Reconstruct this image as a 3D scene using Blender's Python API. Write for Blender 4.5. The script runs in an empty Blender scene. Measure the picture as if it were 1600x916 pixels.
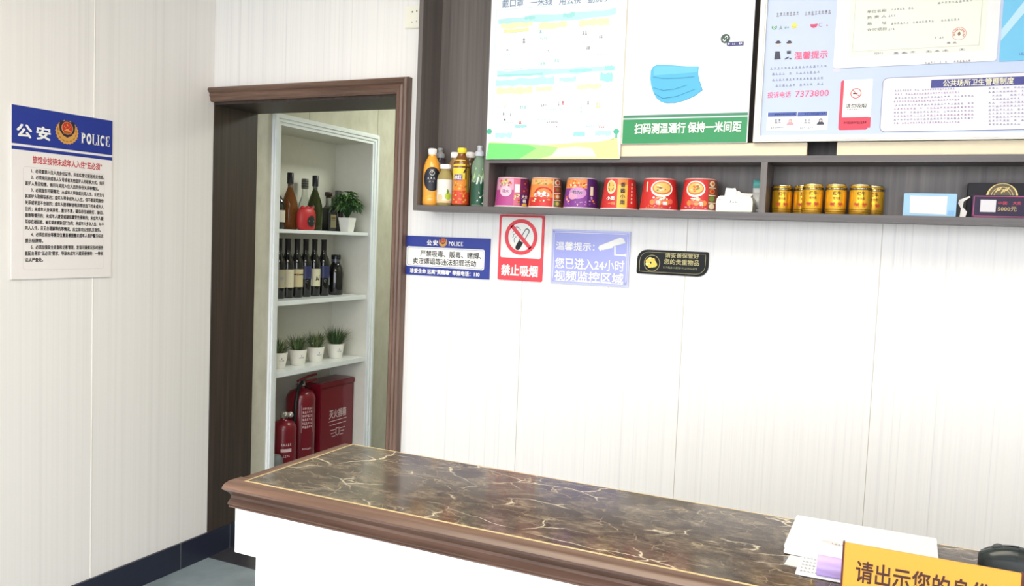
import bpy, math, random
from mathutils import Vector, Matrix
random.seed(7)
SC = bpy.context.scene
COL = SC.collection
PI = math.pi

# ------------------------------------------------------------------ camera
CP = Vector((2.79566, -2.79728, 1.49663))
CR = Vector((0.90310007, 0.42756681, 0.03996117))
CU = Vector((-0.06354224, 0.04101882, 0.99713582))
CF = Vector((-0.42470302, 0.90305265, -0.06421265))
FPX = 1310.37
cd = bpy.data.cameras.new('camera'); co = bpy.data.objects.new('camera', cd); COL.objects.link(co)
cd.sensor_width = 36.0; cd.lens = FPX / 1600 * 36.0; cd.clip_start = 0.02
m3 = Matrix((CR, CU, -CF)).transposed()
co.matrix_world = Matrix.Translation(CP) @ m3.to_4x4()
SC.camera = co

# ------------------------------------------------------------------ light
SC.view_settings.view_transform = 'Standard'
SC.view_settings.look = 'None'
SC.view_settings.gamma = 1.0
SC.view_settings.use_curve_mapping = False
SC.view_settings.exposure = 0.36
W = bpy.data.worlds.new('daylight'); SC.world = W; W.use_nodes = True
bg = W.node_tree.nodes['Background']
bg.inputs['Color'].default_value = (0.91, 0.935, 1.0, 1); bg.inputs['Strength'].default_value = 4.3

def area(name, loc, size, energy, color, rot=(0, 0, 0)):
    l = bpy.data.lights.new(name, 'AREA'); l.shape = 'RECTANGLE'; l.size, l.size_y = size
    l.energy = energy; l.color = color
    o = bpy.data.objects.new(name, l); COL.objects.link(o); o.location = loc; o.rotation_euler = rot
    return o
area('lobby_ceiling_lamp', (2.0, -1.7, 2.84), (1.6, 1.2), 34, (1.0, 0.90, 0.73))
area('corridor_lamp', (0.75, 1.5, 2.5), (0.3, 0.5), 13, (0.94, 1.0, 0.90))

# ------------------------------------------------------------------ materials
def lin(c):
    return tuple(((v/255)/12.92 if v/255 <= 0.04045 else ((v/255+0.055)/1.055)**2.4) for v in c) + (1,)
MATS = {}
def M(name, c=(200, 200, 200), rough=0.5, metal=0.0, var=0.04, scale=30.0, trans=0.0, ior=1.45, coat=0.0):
    if name in MATS: return MATS[name]
    m = bpy.data.materials.new(name); m.use_nodes = True; MATS[name] = m
    nt = m.node_tree; b = nt.nodes['Principled BSDF']
    b.inputs['Roughness'].default_value = rough; b.inputs['Metallic'].default_value = metal
    b.inputs['IOR'].default_value = ior
    if trans: b.inputs['Transmission Weight'].default_value = trans
    if coat: b.inputs['Coat Weight'].default_value = coat
    tc = nt.nodes.new('ShaderNodeTexCoord'); n = nt.nodes.new('ShaderNodeTexNoise')
    n.inputs['Scale'].default_value = scale; n.inputs['Detail'].default_value = 3
    nt.links.new(tc.outputs['Object'], n.inputs['Vector'])
    mx = nt.nodes.new('ShaderNodeMix'); mx.data_type = 'RGBA'
    L = lin(c); nt.links.new(n.outputs['Fac'], mx.inputs['Factor'])
    mx.inputs['A'].default_value = tuple(v*(1-var) for v in L[:3]) + (1,)
    mx.inputs['B'].default_value = tuple(min(1, v*(1+var)) for v in L[:3]) + (1,)
    nt.links.new(mx.outputs['Result'], b.inputs['Base Color'])
    return m

def streak(name, cols, sc, rough=0.5, bump=0.0, detail=4, spec=0.5):
    """stripes or grain: noise stretched along one axis through a ramp; cols = [(pos, rgb)]"""
    m = bpy.data.materials.new(name); m.use_nodes = True; nt = m.node_tree; b = nt.nodes['Principled BSDF']
    tc = nt.nodes.new('ShaderNodeTexCoord'); mp = nt.nodes.new('ShaderNodeMapping')
    mp.inputs['Scale'].default_value = sc
    nt.links.new(tc.outputs['Object'], mp.inputs['Vector'])
    n = nt.nodes.new('ShaderNodeTexNoise'); n.inputs['Scale'].default_value = 1.0; n.inputs['Detail'].default_value = detail
    n.inputs['Roughness'].default_value = 0.65
    nt.links.new(mp.outputs['Vector'], n.inputs['Vector'])
    r = nt.nodes.new('ShaderNodeValToRGB'); e = r.color_ramp.elements
    while len(e) < len(cols): e.new(0.5)
    for k, (p, c) in enumerate(cols): e[k].position = p; e[k].color = lin(c)
    nt.links.new(n.outputs['Fac'], r.inputs['Fac']); nt.links.new(r.outputs['Color'], b.inputs['Base Color'])
    b.inputs['Roughness'].default_value = rough; b.inputs['Specular IOR Level'].default_value = spec
    if bump:
        bp = nt.nodes.new('ShaderNodeBump'); bp.inputs['Strength'].default_value = bump; bp.inputs['Distance'].default_value = 0.002
        nt.links.new(n.outputs['Fac'], bp.inputs['Height']); nt.links.new(bp.outputs['Normal'], b.inputs['Normal'])
    MATS[name] = m
    return m

WALLC = [(0.28, (222, 219, 218)), (0.42, (238, 236, 233)), (0.56, (243, 241, 237)), (0.72, (237, 235, 231))]
wall_x = streak('cream_panel_x', WALLC, (75, 75, 0.12), 0.42, 0.05)
wall_l = streak('cream_panel_left', [(0.28, (230, 226, 221)), (0.45, (238, 234, 229)), (0.6, (242, 238, 233)), (0.75, (236, 232, 227))], (30, 45, 0.1), 0.42, 0.03)
walnut_x = streak('walnut_along_x', [(0.3, (78, 56, 45)), (0.5, (104, 78, 64)), (0.7, (126, 98, 82))], (2.5, 60, 60), 0.32, 0.1)
walnut_z = streak('walnut_along_z', [(0.3, (78, 56, 45)), (0.5, (104, 78, 64)), (0.7, (126, 98, 82))], (60, 60, 2.5), 0.35, 0.1)
walnut_y = streak('walnut_along_y', [(0.3, (78, 56, 45)), (0.5, (104, 78, 64)), (0.7, (126, 98, 82))], (60, 2.5, 60), 0.32, 0.1)
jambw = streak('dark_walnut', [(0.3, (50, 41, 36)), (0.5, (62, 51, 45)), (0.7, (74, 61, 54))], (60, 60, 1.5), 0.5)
cab_z = streak('greybrown_board_upright', [(0.28, (82, 75, 72)), (0.45, (97, 90, 87)), (0.6, (107, 100, 96)), (0.75, (120, 112, 107))], (38, 38, 0.5), 0.42)
cab_x = streak('greybrown_board_flat', [(0.28, (74, 70, 71)), (0.5, (92, 87, 87)), (0.72, (105, 99, 99))], (0.8, 60, 60), 0.42)
papr = streak('beige_wallpaper', [(0.3, (186, 182, 162)), (0.5, (197, 193, 174)), (0.7, (206, 203, 185))], (9, 9, 6), 0.6)

def marble():
    m = bpy.data.materials.new('brown_marble'); m.use_nodes = True; nt = m.node_tree; b = nt.nodes['Principled BSDF']
    N = nt.nodes.new; Lk = nt.links.new
    tc = N('ShaderNodeTexCoord'); mp = N('ShaderNodeMapping'); mp.inputs['Rotation'].default_value = (0, 0, 0.5)
    mp.inputs['Scale'].default_value = (7.5, 12, 6)
    Lk(tc.outputs['Object'], mp.inputs['Vector'])
    wn = N('ShaderNodeTexNoise'); wn.inputs['Scale'].default_value = 1.6; wn.inputs['Detail'].default_value = 5
    Lk(mp.outputs['Vector'], wn.inputs['Vector'])
    add = N('ShaderNodeVectorMath'); add.operation = 'MULTIPLY_ADD'
    add.inputs[1].default_value = (0.55, 0.55, 0.55)
    Lk(wn.outputs['Color'], add.inputs[0]); Lk(mp.outputs['Vector'], add.inputs[2])
    n = N('ShaderNodeTexNoise'); n.inputs['Scale'].default_value = 2.6; n.inputs['Detail'].default_value = 10; n.inputs['Roughness'].default_value = 0.74
    Lk(add.outputs['Vector'], n.inputs['Vector'])
    r = N('ShaderNodeValToRGB'); e = r.color_ramp.elements
    cols = [(0.28, (58, 51, 47)), (0.43, (78, 69, 63)), (0.52, (94, 84, 75)), (0.60, (118, 106, 92)), (0.70, (150, 137, 120))]
    while len(e) < len(cols): e.new(0.5)
    for k, (p, c) in enumerate(cols): e[k].position = p; e[k].color = lin(c)
    Lk(n.outputs['Fac'], r.inputs['Fac'])
    def veins(scale, w0, w1, maskscale, lo, hi):
        v = N('ShaderNodeTexVoronoi'); v.feature = 'DISTANCE_TO_EDGE'; v.inputs['Scale'].default_value = scale
        Lk(add.outputs['Vector'], v.inputs['Vector'])
        q = N('ShaderNodeMapRange'); q.inputs['From Min'].default_value = w0; q.inputs['From Max'].default_value = w1
        q.inputs['To Min'].default_value = 1; q.inputs['To Max'].default_value = 0
        Lk(v.outputs['Distance'], q.inputs['Value'])
        k = N('ShaderNodeTexNoise'); k.inputs['Scale'].default_value = maskscale; k.inputs['Detail'].default_value = 2
        Lk(mp.outputs['Vector'], k.inputs['Vector'])
        q2 = N('ShaderNodeMapRange'); q2.inputs['From Min'].default_value = lo; q2.inputs['From Max'].default_value = hi
        Lk(k.outputs['Fac'], q2.inputs['Value'])
        mu = N('ShaderNodeMath'); mu.operation = 'MULTIPLY'
        Lk(q.outputs['Result'], mu.inputs[0]); Lk(q2.outputs['Result'], mu.inputs[1])
        return mu
    col = r.outputs['Color']
    for args, c in (((1.1, 0.0, 0.022, 1.1, 0.50, 0.60), (214, 202, 178)), ((2.8, 0.0, 0.030, 1.7, 0.48, 0.66), (170, 154, 126))):
        k = veins(*args); mx = N('ShaderNodeMix'); mx.data_type = 'RGBA'
        Lk(k.outputs[0], mx.inputs['Factor']); Lk(col, mx.inputs['A']); mx.inputs['B'].default_value = lin(c)
        col = mx.outputs['Result']
    Lk(col, b.inputs['Base Color'])
    b.inputs['Roughness'].default_value = 0.11; b.inputs['Specular IOR Level'].default_value = 0.5
    MATS['brown_marble'] = m
    return m
marble_m = marble()
white = M('white_paint', (240, 238, 232), 0.35)
paper = M('white_paper', (224, 226, 228), 0.6, var=0.01)
black = M('black_plastic', (22, 22, 24), 0.3)

# ------------------------------------------------------------------ mesh building
class MB:
    def __init__(s): s.v = []; s.f = []; s.m = []; s.s = []; s.mats = []
    def mi(s, m):
        if m not in s.mats: s.mats.append(m)
        return s.mats.index(m)
    def add(s, vs, fs, m, smooth=False):
        o = len(s.v); s.v += [tuple(p) for p in vs]; k = s.mi(m)
        for f in fs: s.f.append(tuple(i+o for i in f)); s.m.append(k); s.s.append(smooth)
        return s
    def box(s, x0, y0, z0, x1, y1, z1, m):
        v = [(x, y, z) for x in (x0, x1) for y in (y0, y1) for z in (z0, z1)]
        return s.add(v, [(0, 1, 3, 2), (4, 6, 7, 5), (0, 4, 5, 1), (2, 3, 7, 6), (0, 2, 6, 4), (1, 5, 7, 3)], m)
    def lathe(s, prof, m, c=(0, 0, 0), seg=28, smooth=True, sx=1, sy=1, cap=True):
        vs = []; fs = []; n = len(prof)
        for r, z in prof:
            for k in range(seg):
                a = 2*PI*k/seg; vs.append((c[0]+r*math.cos(a)*sx, c[1]+r*math.sin(a)*sy, c[2]+z))
        for i in range(n-1):
            for k in range(seg):
                k2 = (k+1) % seg; fs.append((i*seg+k, i*seg+k2, (i+1)*seg+k2, (i+1)*seg+k))
        s.add(vs, fs, m, smooth)
        if cap:
            s.add([vs[k] for k in range(seg)], [tuple(range(seg-1, -1, -1))], m)
            s.add([vs[(n-1)*seg+k] for k in range(seg)], [tuple(range(seg))], m)
        return s
    def tube(s, pts, r, m, seg=10):
        pts = [Vector(p) for p in pts]; vs = []; fs = []
        up = Vector((0.13, 0.21, 0.97))
        for i, p in enumerate(pts):
            t = (pts[min(i+1, len(pts)-1)] - pts[max(i-1, 0)]).normalized()
            a = t.cross(up)
            a = a.normalized() if a.length > 1e-4 else Vector((1, 0, 0)); b = t.cross(a)
            rr = r[i] if isinstance(r, (list, tuple)) else r
            for k in range(seg):
                an = 2*PI*k/seg; vs.append(p + (a*math.cos(an)+b*math.sin(an))*rr)
        for i in range(len(pts)-1):
            for k in range(seg):
                k2 = (k+1) % seg; fs.append((i*seg+k, i*seg+k2, (i+1)*seg+k2, (i+1)*seg+k))
        fs.append(tuple(range(seg-1, -1, -1))); fs.append(tuple((len(pts)-1)*seg+k for k in range(seg)))
        return s.add(vs, fs, m, True)
    def extrude(s, prof, fn, t0, t1, m, smooth=False):
        """closed profile [(a,b)] swept from t0 to t1; fn(a,b,t)->xyz"""
        n = len(prof)
        vs = [fn(a, b, t0) for a, b in prof] + [fn(a, b, t1) for a, b in prof]
        s.add(vs, [(k, (k+1) % n, n+(k+1) % n, n+k) for k in range(n)], m, smooth)
        s.add(vs[:n], [tuple(range(n-1, -1, -1))], m); s.add(vs[n:], [tuple(range(n))], m)
        return s
    def build(s, name, parent=None, bevel=0, loc=None, kind=None):
        me = bpy.data.meshes.new(name); me.from_pydata(s.v, [], s.f)
        for m in s.mats: me.materials.append(m)
        me.polygons.foreach_set('material_index', s.m); me.polygons.foreach_set('use_smooth', s.s)
        me.update()
        o = bpy.data.objects.new(name, me); COL.objects.link(o)
        if parent: o.parent = parent
        if loc: o.location = loc
        if kind: o['kind'] = kind
        if bevel:
            import bmesh
            bm = bmesh.new(); bm.from_mesh(me)
            bmesh.ops.remove_doubles(bm, verts=bm.verts, dist=1e-6)
            ed = [e for e in bm.edges if len(e.link_faces) == 2 and e.calc_face_angle(0) > 0.9]
            bmesh.ops.bevel(bm, geom=ed, offset=bevel, segments=2, affect='EDGES')
            bmesh.ops.recalc_face_normals(bm, faces=bm.faces)
            bm.to_mesh(me); bm.free()
        return o

def thing(name, label, cat, loc=(0, 0, 0), rz=0.0, group=None):
    o = bpy.data.objects.new(name, None); COL.objects.link(o); o.empty_display_size = 0.05
    o.location = loc; o.rotation_euler = (0, 0, rz); o['label'] = label; o['category'] = cat
    if group: o['group'] = group
    return o
def copy_thing(src, loc, label, rz=None):
    c = src.copy(); COL.objects.link(c); c.location = loc; c['label'] = label
    if rz is not None: c.rotation_euler = (0, 0, rz)
    for ch in src.children:
        d = ch.copy(); COL.objects.link(d); d.parent = c
        for g in ch.children:
            e = g.copy(); COL.objects.link(e); e.parent = d
    return c

# ------------------------------------------------------------------ printing on surfaces
GL = {}
def glyphs(txt, bold):
    k = (txt, bold)
    if k not in GL:
        cu = bpy.data.curves.new('t', 'FONT'); cu.body = txt; cu.resolution_u = 2; cu.size = 1
        ob = bpy.data.objects.new('t', cu); me = bpy.data.meshes.new_from_object(ob)
        vs = [(v.co.x, v.co.y) for v in me.vertices]; fs = [tuple(p.vertices) for p in me.polygons]
        bpy.data.objects.remove(ob); bpy.data.curves.remove(cu); bpy.data.meshes.remove(me)
        GL[k] = (vs, fs)
    return GL[k]
class Ink:
    """draws in (u,v) metres on a surface P(u,v,height)"""
    STEP = 0.00035
    def __init__(s, P): s.P = P; s.parts = {}; s.texts = []
    def mb(s, part): return s.parts.setdefault(part, MB())
    def poly(s, pts, m, layer=1, part='printed_artwork'):
        vs = [s.P(u, v, layer*s.STEP) for u, v in pts]; s.mb(part).add(vs, [tuple(range(len(pts)))], m)
    def rect(s, u0, v0, u1, v1, m, layer=1, part='printed_artwork', nx=1, ny=1):
        vs = [s.P(u0+(u1-u0)*i/nx, v0+(v1-v0)*j/ny, layer*s.STEP) for j in range(ny+1) for i in range(nx+1)]
        fs = [(j*(nx+1)+i, j*(nx+1)+i+1, (j+1)*(nx+1)+i+1, (j+1)*(nx+1)+i) for j in range(ny) for i in range(nx)]
        s.mb(part).add(vs, fs, m, nx > 1)
    def rrect_pts(s, u0, v0, u1, v1, r, n=5, rs=None):
        pts = []
        rs = rs or (r, r, r, r)
        for (cx, cy, a0, q) in ((u1-rs[0], v1-rs[0], 0, rs[0]), (u0+rs[1], v1-rs[1], 90, rs[1]), (u0+rs[2], v0+rs[2], 180, rs[2]), (u1-rs[3], v0+rs[3], 270, rs[3])):
            for k in range(n+1):
                a = math.radians(a0+90*k/n); pts.append((cx+q*math.cos(a), cy+q*math.sin(a)))
        return pts
    def rrect(s, u0, v0, u1, v1, r, m, layer=1, part='printed_artwork'):
        s.poly(s.rrect_pts(u0, v0, u1, v1, r), m, layer, part)
    def outline(s, pts, w, m, layer=1, part='printed_artwork', closed=True):
        n = len(pts)
        for k in range(n if closed else n-1):
            (a, b), (c, d) = pts[k], pts[(k+1) % n]
            L = math.hypot(c-a, d-b)
            if L < 1e-7: continue
            ex, ey = (c-a)/L*w/2, (d-b)/L*w/2
            s.poly([(a-ex+ey, b-ey-ex), (c+ex+ey, d+ey-ex), (c+ex-ey, d+ey+ex), (a-ex-ey, b-ey+ex)], m, layer, part)
    def ell(s, cu, cv, ru, rv, m, layer=1, part='printed_artwork', n=24, rings=3):
        vs = [s.P(cu, cv, layer*s.STEP)]; fs = []
        for q in range(1, rings+1):
            for k in range(n):
                a = 2*PI*k/n; vs.append(s.P(cu+ru*q/rings*math.cos(a), cv+rv*q/rings*math.sin(a), layer*s.STEP))
        for k in range(n): fs.append((0, 1+k, 1+(k+1) % n))
        for q in range(rings-1):
            for k in range(n):
                a, b = 1+q*n+k, 1+q*n+(k+1) % n; fs.append((a, a+n, b+n, b))
        s.mb(part).add(vs, fs, m)
    def arc(s, cu, cv, r0, r1, a0, a1, m, layer=1, part='printed_artwork', n=28, sy=1.0):
        vs = []; fs = []
        for k in range(n+1):
            a = math.radians(a0+(a1-a0)*k/n)
            for r in (r0, r1): vs.append(s.P(cu+r*math.cos(a), cv+r*math.sin(a)*sy, layer*s.STEP))
        for k in range(n): fs.append((2*k, 2*k+1, 2*k+3, 2*k+2))
        s.mb(part).add(vs, fs, m)
    def text(s, txt, u0, v0, u1, v1, m, bold=0.0, layer=2, part='lettering', em=False):
        vs, fs = glyphs(txt, 0)
        if not vs: return
        xs = [p[0] for p in vs]; ys = [p[1] for p in vs]
        x0, x1 = min(xs), max(xs)
        y0, y1 = (-0.12, 0.86) if em else (min(ys), max(ys))
        mb = MB(); s.texts.append((part, mb))
        for q, (dx, dy) in enumerate(((0, 0),) if not bold else ((bold, bold), (-bold, bold), (bold, -bold), (-bold, -bold))):
            P = [s.P(u0+(x+dx-x0)/(x1-x0)*(u1-u0), v0+(y+dy-y0)/(y1-y0)*(v1-v0), layer*s.STEP+q*6e-5) for x, y in vs]
            mb.add(P, fs, m)
    def star(s, cu, cv, r, m, layer, part):
        s.poly([(cu+(r if k % 2 == 0 else r*0.42)*math.sin(PI*k/5), cv+(r if k % 2 == 0 else r*0.42)*math.cos(PI*k/5)) for k in range(10)], m, layer, part)
    def finish(s, parent):
        for k, b in list(s.parts.items())+s.texts: b.build(k, parent)

class Board(Ink):
    """a flat panel on the plane axis=val; u runs right, v up, as one sees it"""
    def __init__(s, name, label, cat, axis, val, u0, v0, u1, v1, thick, base, round_=0, part='board', group=None, rs=None):
        s.axis, s.val = axis, val
        s.o = (u0, v0); s.w = u1-u0; s.h = v1-v0
        loc = (u0, val, v0) if axis == 'y' else (val, u0, v0)
        P = (lambda u, v, n: (u, -n, v)) if axis == 'y' else (lambda u, v, n: (n, u, v))
        Ink.__init__(s, P)
        s.e = thing(name, label, cat, loc, group=group)
        pts = s.rrect_pts(0, 0, s.w, s.h, round_, rs=rs) if (round_ or rs) else [(0, 0), (s.w, 0), (s.w, s.h), (0, s.h)]
        b = MB(); b.extrude(pts, lambda a, c, t: P(a, c, t), -thick, 0, base)
        b.build(part, s.e)
    def uv(s, px, py):
        d = CF + CR*((px-800)/FPX) - CU*((py-458)/FPX)
        k = 1 if s.axis == 'y' else 0
        p = CP + d*((s.val-CP[k])/d[k])
        return (p[0]-s.o[0], p[2]-s.o[1]) if k else (p[1]-s.o[0], p[2]-s.o[1])
    def box(s, x0, y0, x1, y1):
        xm, ym = (x0+x1)/2, (y0+y1)/2
        return s.uv(x0, ym)[0], s.uv(xm, y1)[1], s.uv(x1, ym)[0], s.uv(xm, y0)[1]
    def rpx(s, x0, y0, x1, y1, m, layer=1, part='printed_artwork'): s.rect(*s.box(x0, y0, x1, y1), m, layer, part)
    def tpx(s, t, x0, y0, x1, y1, m, bold=0.0, layer=2, part='lettering', em=False): s.text(t, *s.box(x0, y0, x1, y1), m, bold, layer, part, em)
    def done(s): s.finish(s.e); return s.e

def police_word(k, u0, v0, u1, v1, m, layer=2):
    """POLICE in a bold condensed serif face"""
    n = 6; gap = (u1-u0)*0.022; ws = [1.0, 1.12, 0.98, 0.55, 1.05, 1.0]; tot = sum(ws); x = u0; H = v1-v0
    for ch, wk in zip('POLICE', ws):
        w = (u1-u0-gap*(n-1))*wk/tot; st = w*(0.30 if ch != 'I' else 0.5); se = H*0.06; p = 'lettering'
        if ch in 'PLIE':
            sx = x+w*0.10 if ch != 'I' else x+(w-st)/2
            k.rect(sx, v0, sx+st, v1, m, layer, p)
            k.rect(x, v0, x+st+w*0.2 if ch != 'I' else x+w, v0+se, m, layer, p)
            k.rect(x, v1-se, x+st+w*0.2 if ch != 'I' else x+w, v1, m, layer, p)
        if ch == 'P':
            cv = v1-H*0.27; cu = sx+st*0.8
            k.arc(cu, cv, w*0.22, w*0.55, -90, 90, m, layer, p, 14, H*0.27/(w*0.55))
        if ch == 'O':
            k.arc(x+w/2, v0+H/2, w*0.24, w*0.5, 0, 360, m, layer, p, 24, H*0.52/(w*0.5))
        if ch == 'C':
            k.arc(x+w/2, v0+H/2, w*0.26, w*0.5, 52, 308, m, layer, p, 20, H*0.52/(w*0.5))
            k.rect(x+w*0.84, v1-H*0.32, x+w*0.92, v1, m, layer, p)
        if ch in 'LE':
            k.rect(x, v0, x+w, v0+se*1.1, m, layer, p); k.rect(x+w*0.88, v0, x+w, v0+H*0.28, m, layer, p)
        if ch == 'E':
            k.rect(x, v1-se*1.1, x+w*0.95, v1, m, layer, p); k.rect(x+w*0.85, v1-H*0.25, x+w*0.95, v1, m, layer, p)
            k.rect(sx, v0+H*0.47, x+w*0.68, v0+H*0.55, m, layer, p); k.rect(x+w*0.6, v0+H*0.38, x+w*0.68, v0+H*0.64, m, layer, p)
        x += w+gap

gold = M('printed_gold', (214, 160, 82), 0.4); dgold = M('printed_dark_gold', (166, 112, 52), 0.4)
badge_red = M('badge_red', (196, 52, 44), 0.4); navy = M('printed_navy', (34, 40, 110), 0.35); nshield = M('badge_shield', (46, 36, 56), 0.4)
blue_sign = M('police_blue', (40, 58, 146), 0.35)
def badge(k, cu, cv, R, part='emblem', L=2):
    pts = []
    for i in range(48):
        a = 2*PI*i/48; rr = R*(1.0 if i % 2 == 0 else 0.92)
        sq = 0.92 if math.sin(a) > 0 else 1.0
        pts.append((cu+rr*math.cos(a)*1.02, cv-R*0.04+rr*math.sin(a)*sq))
    k.poly(pts, gold, L, part)
    for i in range(-4, 5):                       # wreath leaves at the foot and sides
        a = math.radians(-90+i*24); c = (cu+R*0.80*math.cos(a), cv+R*0.80*math.sin(a))
        t = (-math.sin(a), math.cos(a)); n = (math.cos(a), math.sin(a))
        k.poly([(c[0]+t[0]*R*.16, c[1]+t[1]*R*.16), (c[0]+n[0]*R*.06, c[1]+n[1]*R*.06), (c[0]-t[0]*R*.16, c[1]-t[1]*R*.16), (c[0]-n[0]*R*.06, c[1]-n[1]*R*.06)], dgold, L+1, part)
    sh = [(0, .86), (.34, .74), (.60, .80), (.70, .40), (.64, .0), (.36, -.34), (0, -.5), (-.36, -.34), (-.64, .0), (-.70, .40), (-.60, .80), (-.34, .74)]
    k.poly([(cu+x*R, cv+y*R) for x, y in sh], nshield, L+2, part)
    k.ell(cu, cv+R*.24, R*.50, R*.50, gold, L+3, part); k.ell(cu, cv+R*.26, R*.44, R*.44, badge_red, L+4, part)
    k.star(cu, cv+R*.48, R*.12, gold, L+5, part)
    for dx, dy in ((-.26, .36), (-.14, .26), (.14, .26), (.26, .36)): k.star(cu+dx*R, cv+dy*R, R*.055, gold, L+5, part)
    k.poly([(cu+x*R, cv+y*R) for x, y in ((-.28, .0), (.28, .0), (.24, .09), (.15, .09), (.12, .17), (-.12, .17), (-.15, .09), (-.24, .09))], gold, L+5, part)
    k.rect(cu-R*.34, cv-R*.22, cu+R*.34, cv-R*.12, dgold, L+5, part)

# ------------------------------------------------------------------ the room
def struct(mb, name, bevel=0): return mb.build(name, None, bevel, kind='structure')
def floor_mat():
    m = streak('grey_floor_tile', [(0.3, (122, 134, 140)), (0.5, (137, 149, 155)), (0.7, (150, 162, 168))], (5, 5, 5), 0.35)
    return m
fb = MB(); fm = floor_mat()
for i in range(-1, 7):                           # 0.8 m tiles, 2 mm joints
    for j in range(-7, 1):
        fb.box(max(0, i*.8+.001), max(-5.0, j*.8+.001), -.03, min(5.0, i*.8+.799), min(0, j*.8+.799), 0, fm) if i*.8+.799 > 0 and i*.8 < 4.9 and j*.8+.799 > -5 else None
fb.box(0, -5, -.06, 5, 3, -.004, M('grout', (96, 102, 106), .7)); fb.box(0, .27, -.03, 1.3, 3, 0, fm)
struct(fb, 'floor')
gd = MB(); gd.box(-14, -34, -.16, 20, -5, -.06, M('added_ground', (150, 150, 148), .8)); gd.build('added_ground', kind='structure')  # unseen outdoor ground, added to block sky light from below the horizon
thr = MB(); thr.box(.012, .0005, -.002, .96, .27, .003, M('black_granite', (62, 60, 66), .25, var=.4, scale=120)); struct(thr, 'trim_1')
c = MB(); c.box(-.1, -5, 2.9, 5, .3, 3.0, white); struct(c, 'ceiling')
seam = M('panel_seam', (250, 247, 238), .4); seamd = M('panel_groove', (196, 188, 176), .5)
# left wall: panels 0.6 m wide with a raised joint strip
wl = MB(); wl.box(-.12, -5, 0, 0, 0.0, 2.9, wall_l)
for y in (-1.2, -1.8, -.598, -2.4, -3.0, -3.6, -4.2): wl.box(0, y-.0022, .116, .0012, y+.0022, 2.9, seam); wl.box(0, y+.0022, .116, .0006, y+.0036, 2.9, seamd)
struct(wl, 'wall_left')
wr = MB(); wr.box(5, -5, 0, 5.12, .3, 2.9, wall_l); struct(wr, 'wall_right')
# back wall with the doorway
wb = MB(); wb.box(.96, 0, 0, 5, .268, 2.9, wall_x); wb.box(0, 0, 2.046, .96, .268, 2.9, wall_x)
for x in (1.52, 2.12, 2.718, 3.318, 3.918): wb.box(x-.0011, -.0006, 0, x+.0011, 0, 2.9, seamd)
struct(wb, 'wall_back')
# doorway linings
jl = MB(); jl.box(-.06, 0.0005, .116, .004, .27, 2.046, jambw); struct(jl, 'trim_2')
jh = MB(); jh.box(.004, .0005, 2.032, .96, .27, 2.046, jambw); jh.box(.945, .0005, .003, .96, .27, 2.032, jambw); struct(jh, 'trim_3')
# casing: moulded profile (across, out); mitred at the top right corner
prof = [(0, 0), (0, .018), (.006, .024), (.018, .024), (.026, .03), (.034, .027), (.040, .034), (.050, .040), (.058, .036), (.0605, .026), (.0605, 0)]
def casing():
    b = MB(); n = len(prof); X, Z = .958, 2.042
    vs = [(0.0005, -o, Z+a) for a, o in prof] + [(X+a, -o, Z+a) for a, o in prof] + [(X+a, -o, .003) for a, o in prof]
    b.add(vs[:2*n], [(k, n+k, n+(k+1) % n, (k+1) % n) for k in range(n)], walnut_x)
    b.add(vs[n:], [(k, n+k, n+(k+1) % n, (k+1) % n) for k in range(n)], walnut_z)
    b.add(vs[:n], [tuple(range(n))], walnut_x); b.add(vs[2*n:], [tuple(range(n))], walnut_z)
    return b
struct(casing(), 'door_casing').name = 'trim_4'
# baseboard of dark tiles along the left wall
bb = MB(); bm_ = M('dark_blue_slate', (38, 42, 58), .3, var=.12, scale=40)
ys = [-5, -4.56, -3.96, -3.36, -2.76, -2.16, -1.56, -.96, -.76, -.159, .134, .27]
for a, d in zip(ys[:-1], ys[1:]): bb.box(0.0002, a+.0018, 0, .011, d-.0018, .1155, bm_)
bb.box(.0001, -5, 0, .0095, .27, .115, M('joint_grey', (150, 150, 152), .7)); struct(bb, 'baseboard_left')
# corridor behind the doorway
NY0, NY1, NZ0, NZ1, ND = .428, 1.197, .15, 2.002, .25
cw = MB(); cl = (-.03, 0)
for y0, y1, z0, z1 in ((.27, NY0-.02, 0, 2.6), (NY1+.02, 3, 0, 2.6), (NY0-.02, NY1+.02, NZ1+.02, 2.6), (NY0-.02, NY1+.02, 0, NZ0-.02)): cw.box(-.02, y0, z0, 0, y1, z1, papr)
for y in (.648, 1.253, 1.853): cw.box(0, y-.0012, (2.05 if y < 1 else 0), .0007, y+.0012, 2.6, M('paper_seam', (140, 138, 116), .6))
cw.box(-.40, .2, 0, -.30, 3, 2.6, papr)
struct(cw, 'wall_corridor_left')
cr_ = MB(); cr_.box(1.3, .268, 0, 1.4, 3, 2.6, papr); struct(cr_, 'wall_corridor_right')
ce = MB(); ce.box(-.4, 3, 0, 1.4, 3.1, 2.6, papr); struct(ce, 'wall_corridor_end')
cc = MB(); cc.box(-.4, .268, 2.6, 1.4, 3.1, 2.7, white); struct(cc, 'ceiling_corridor')

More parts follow.
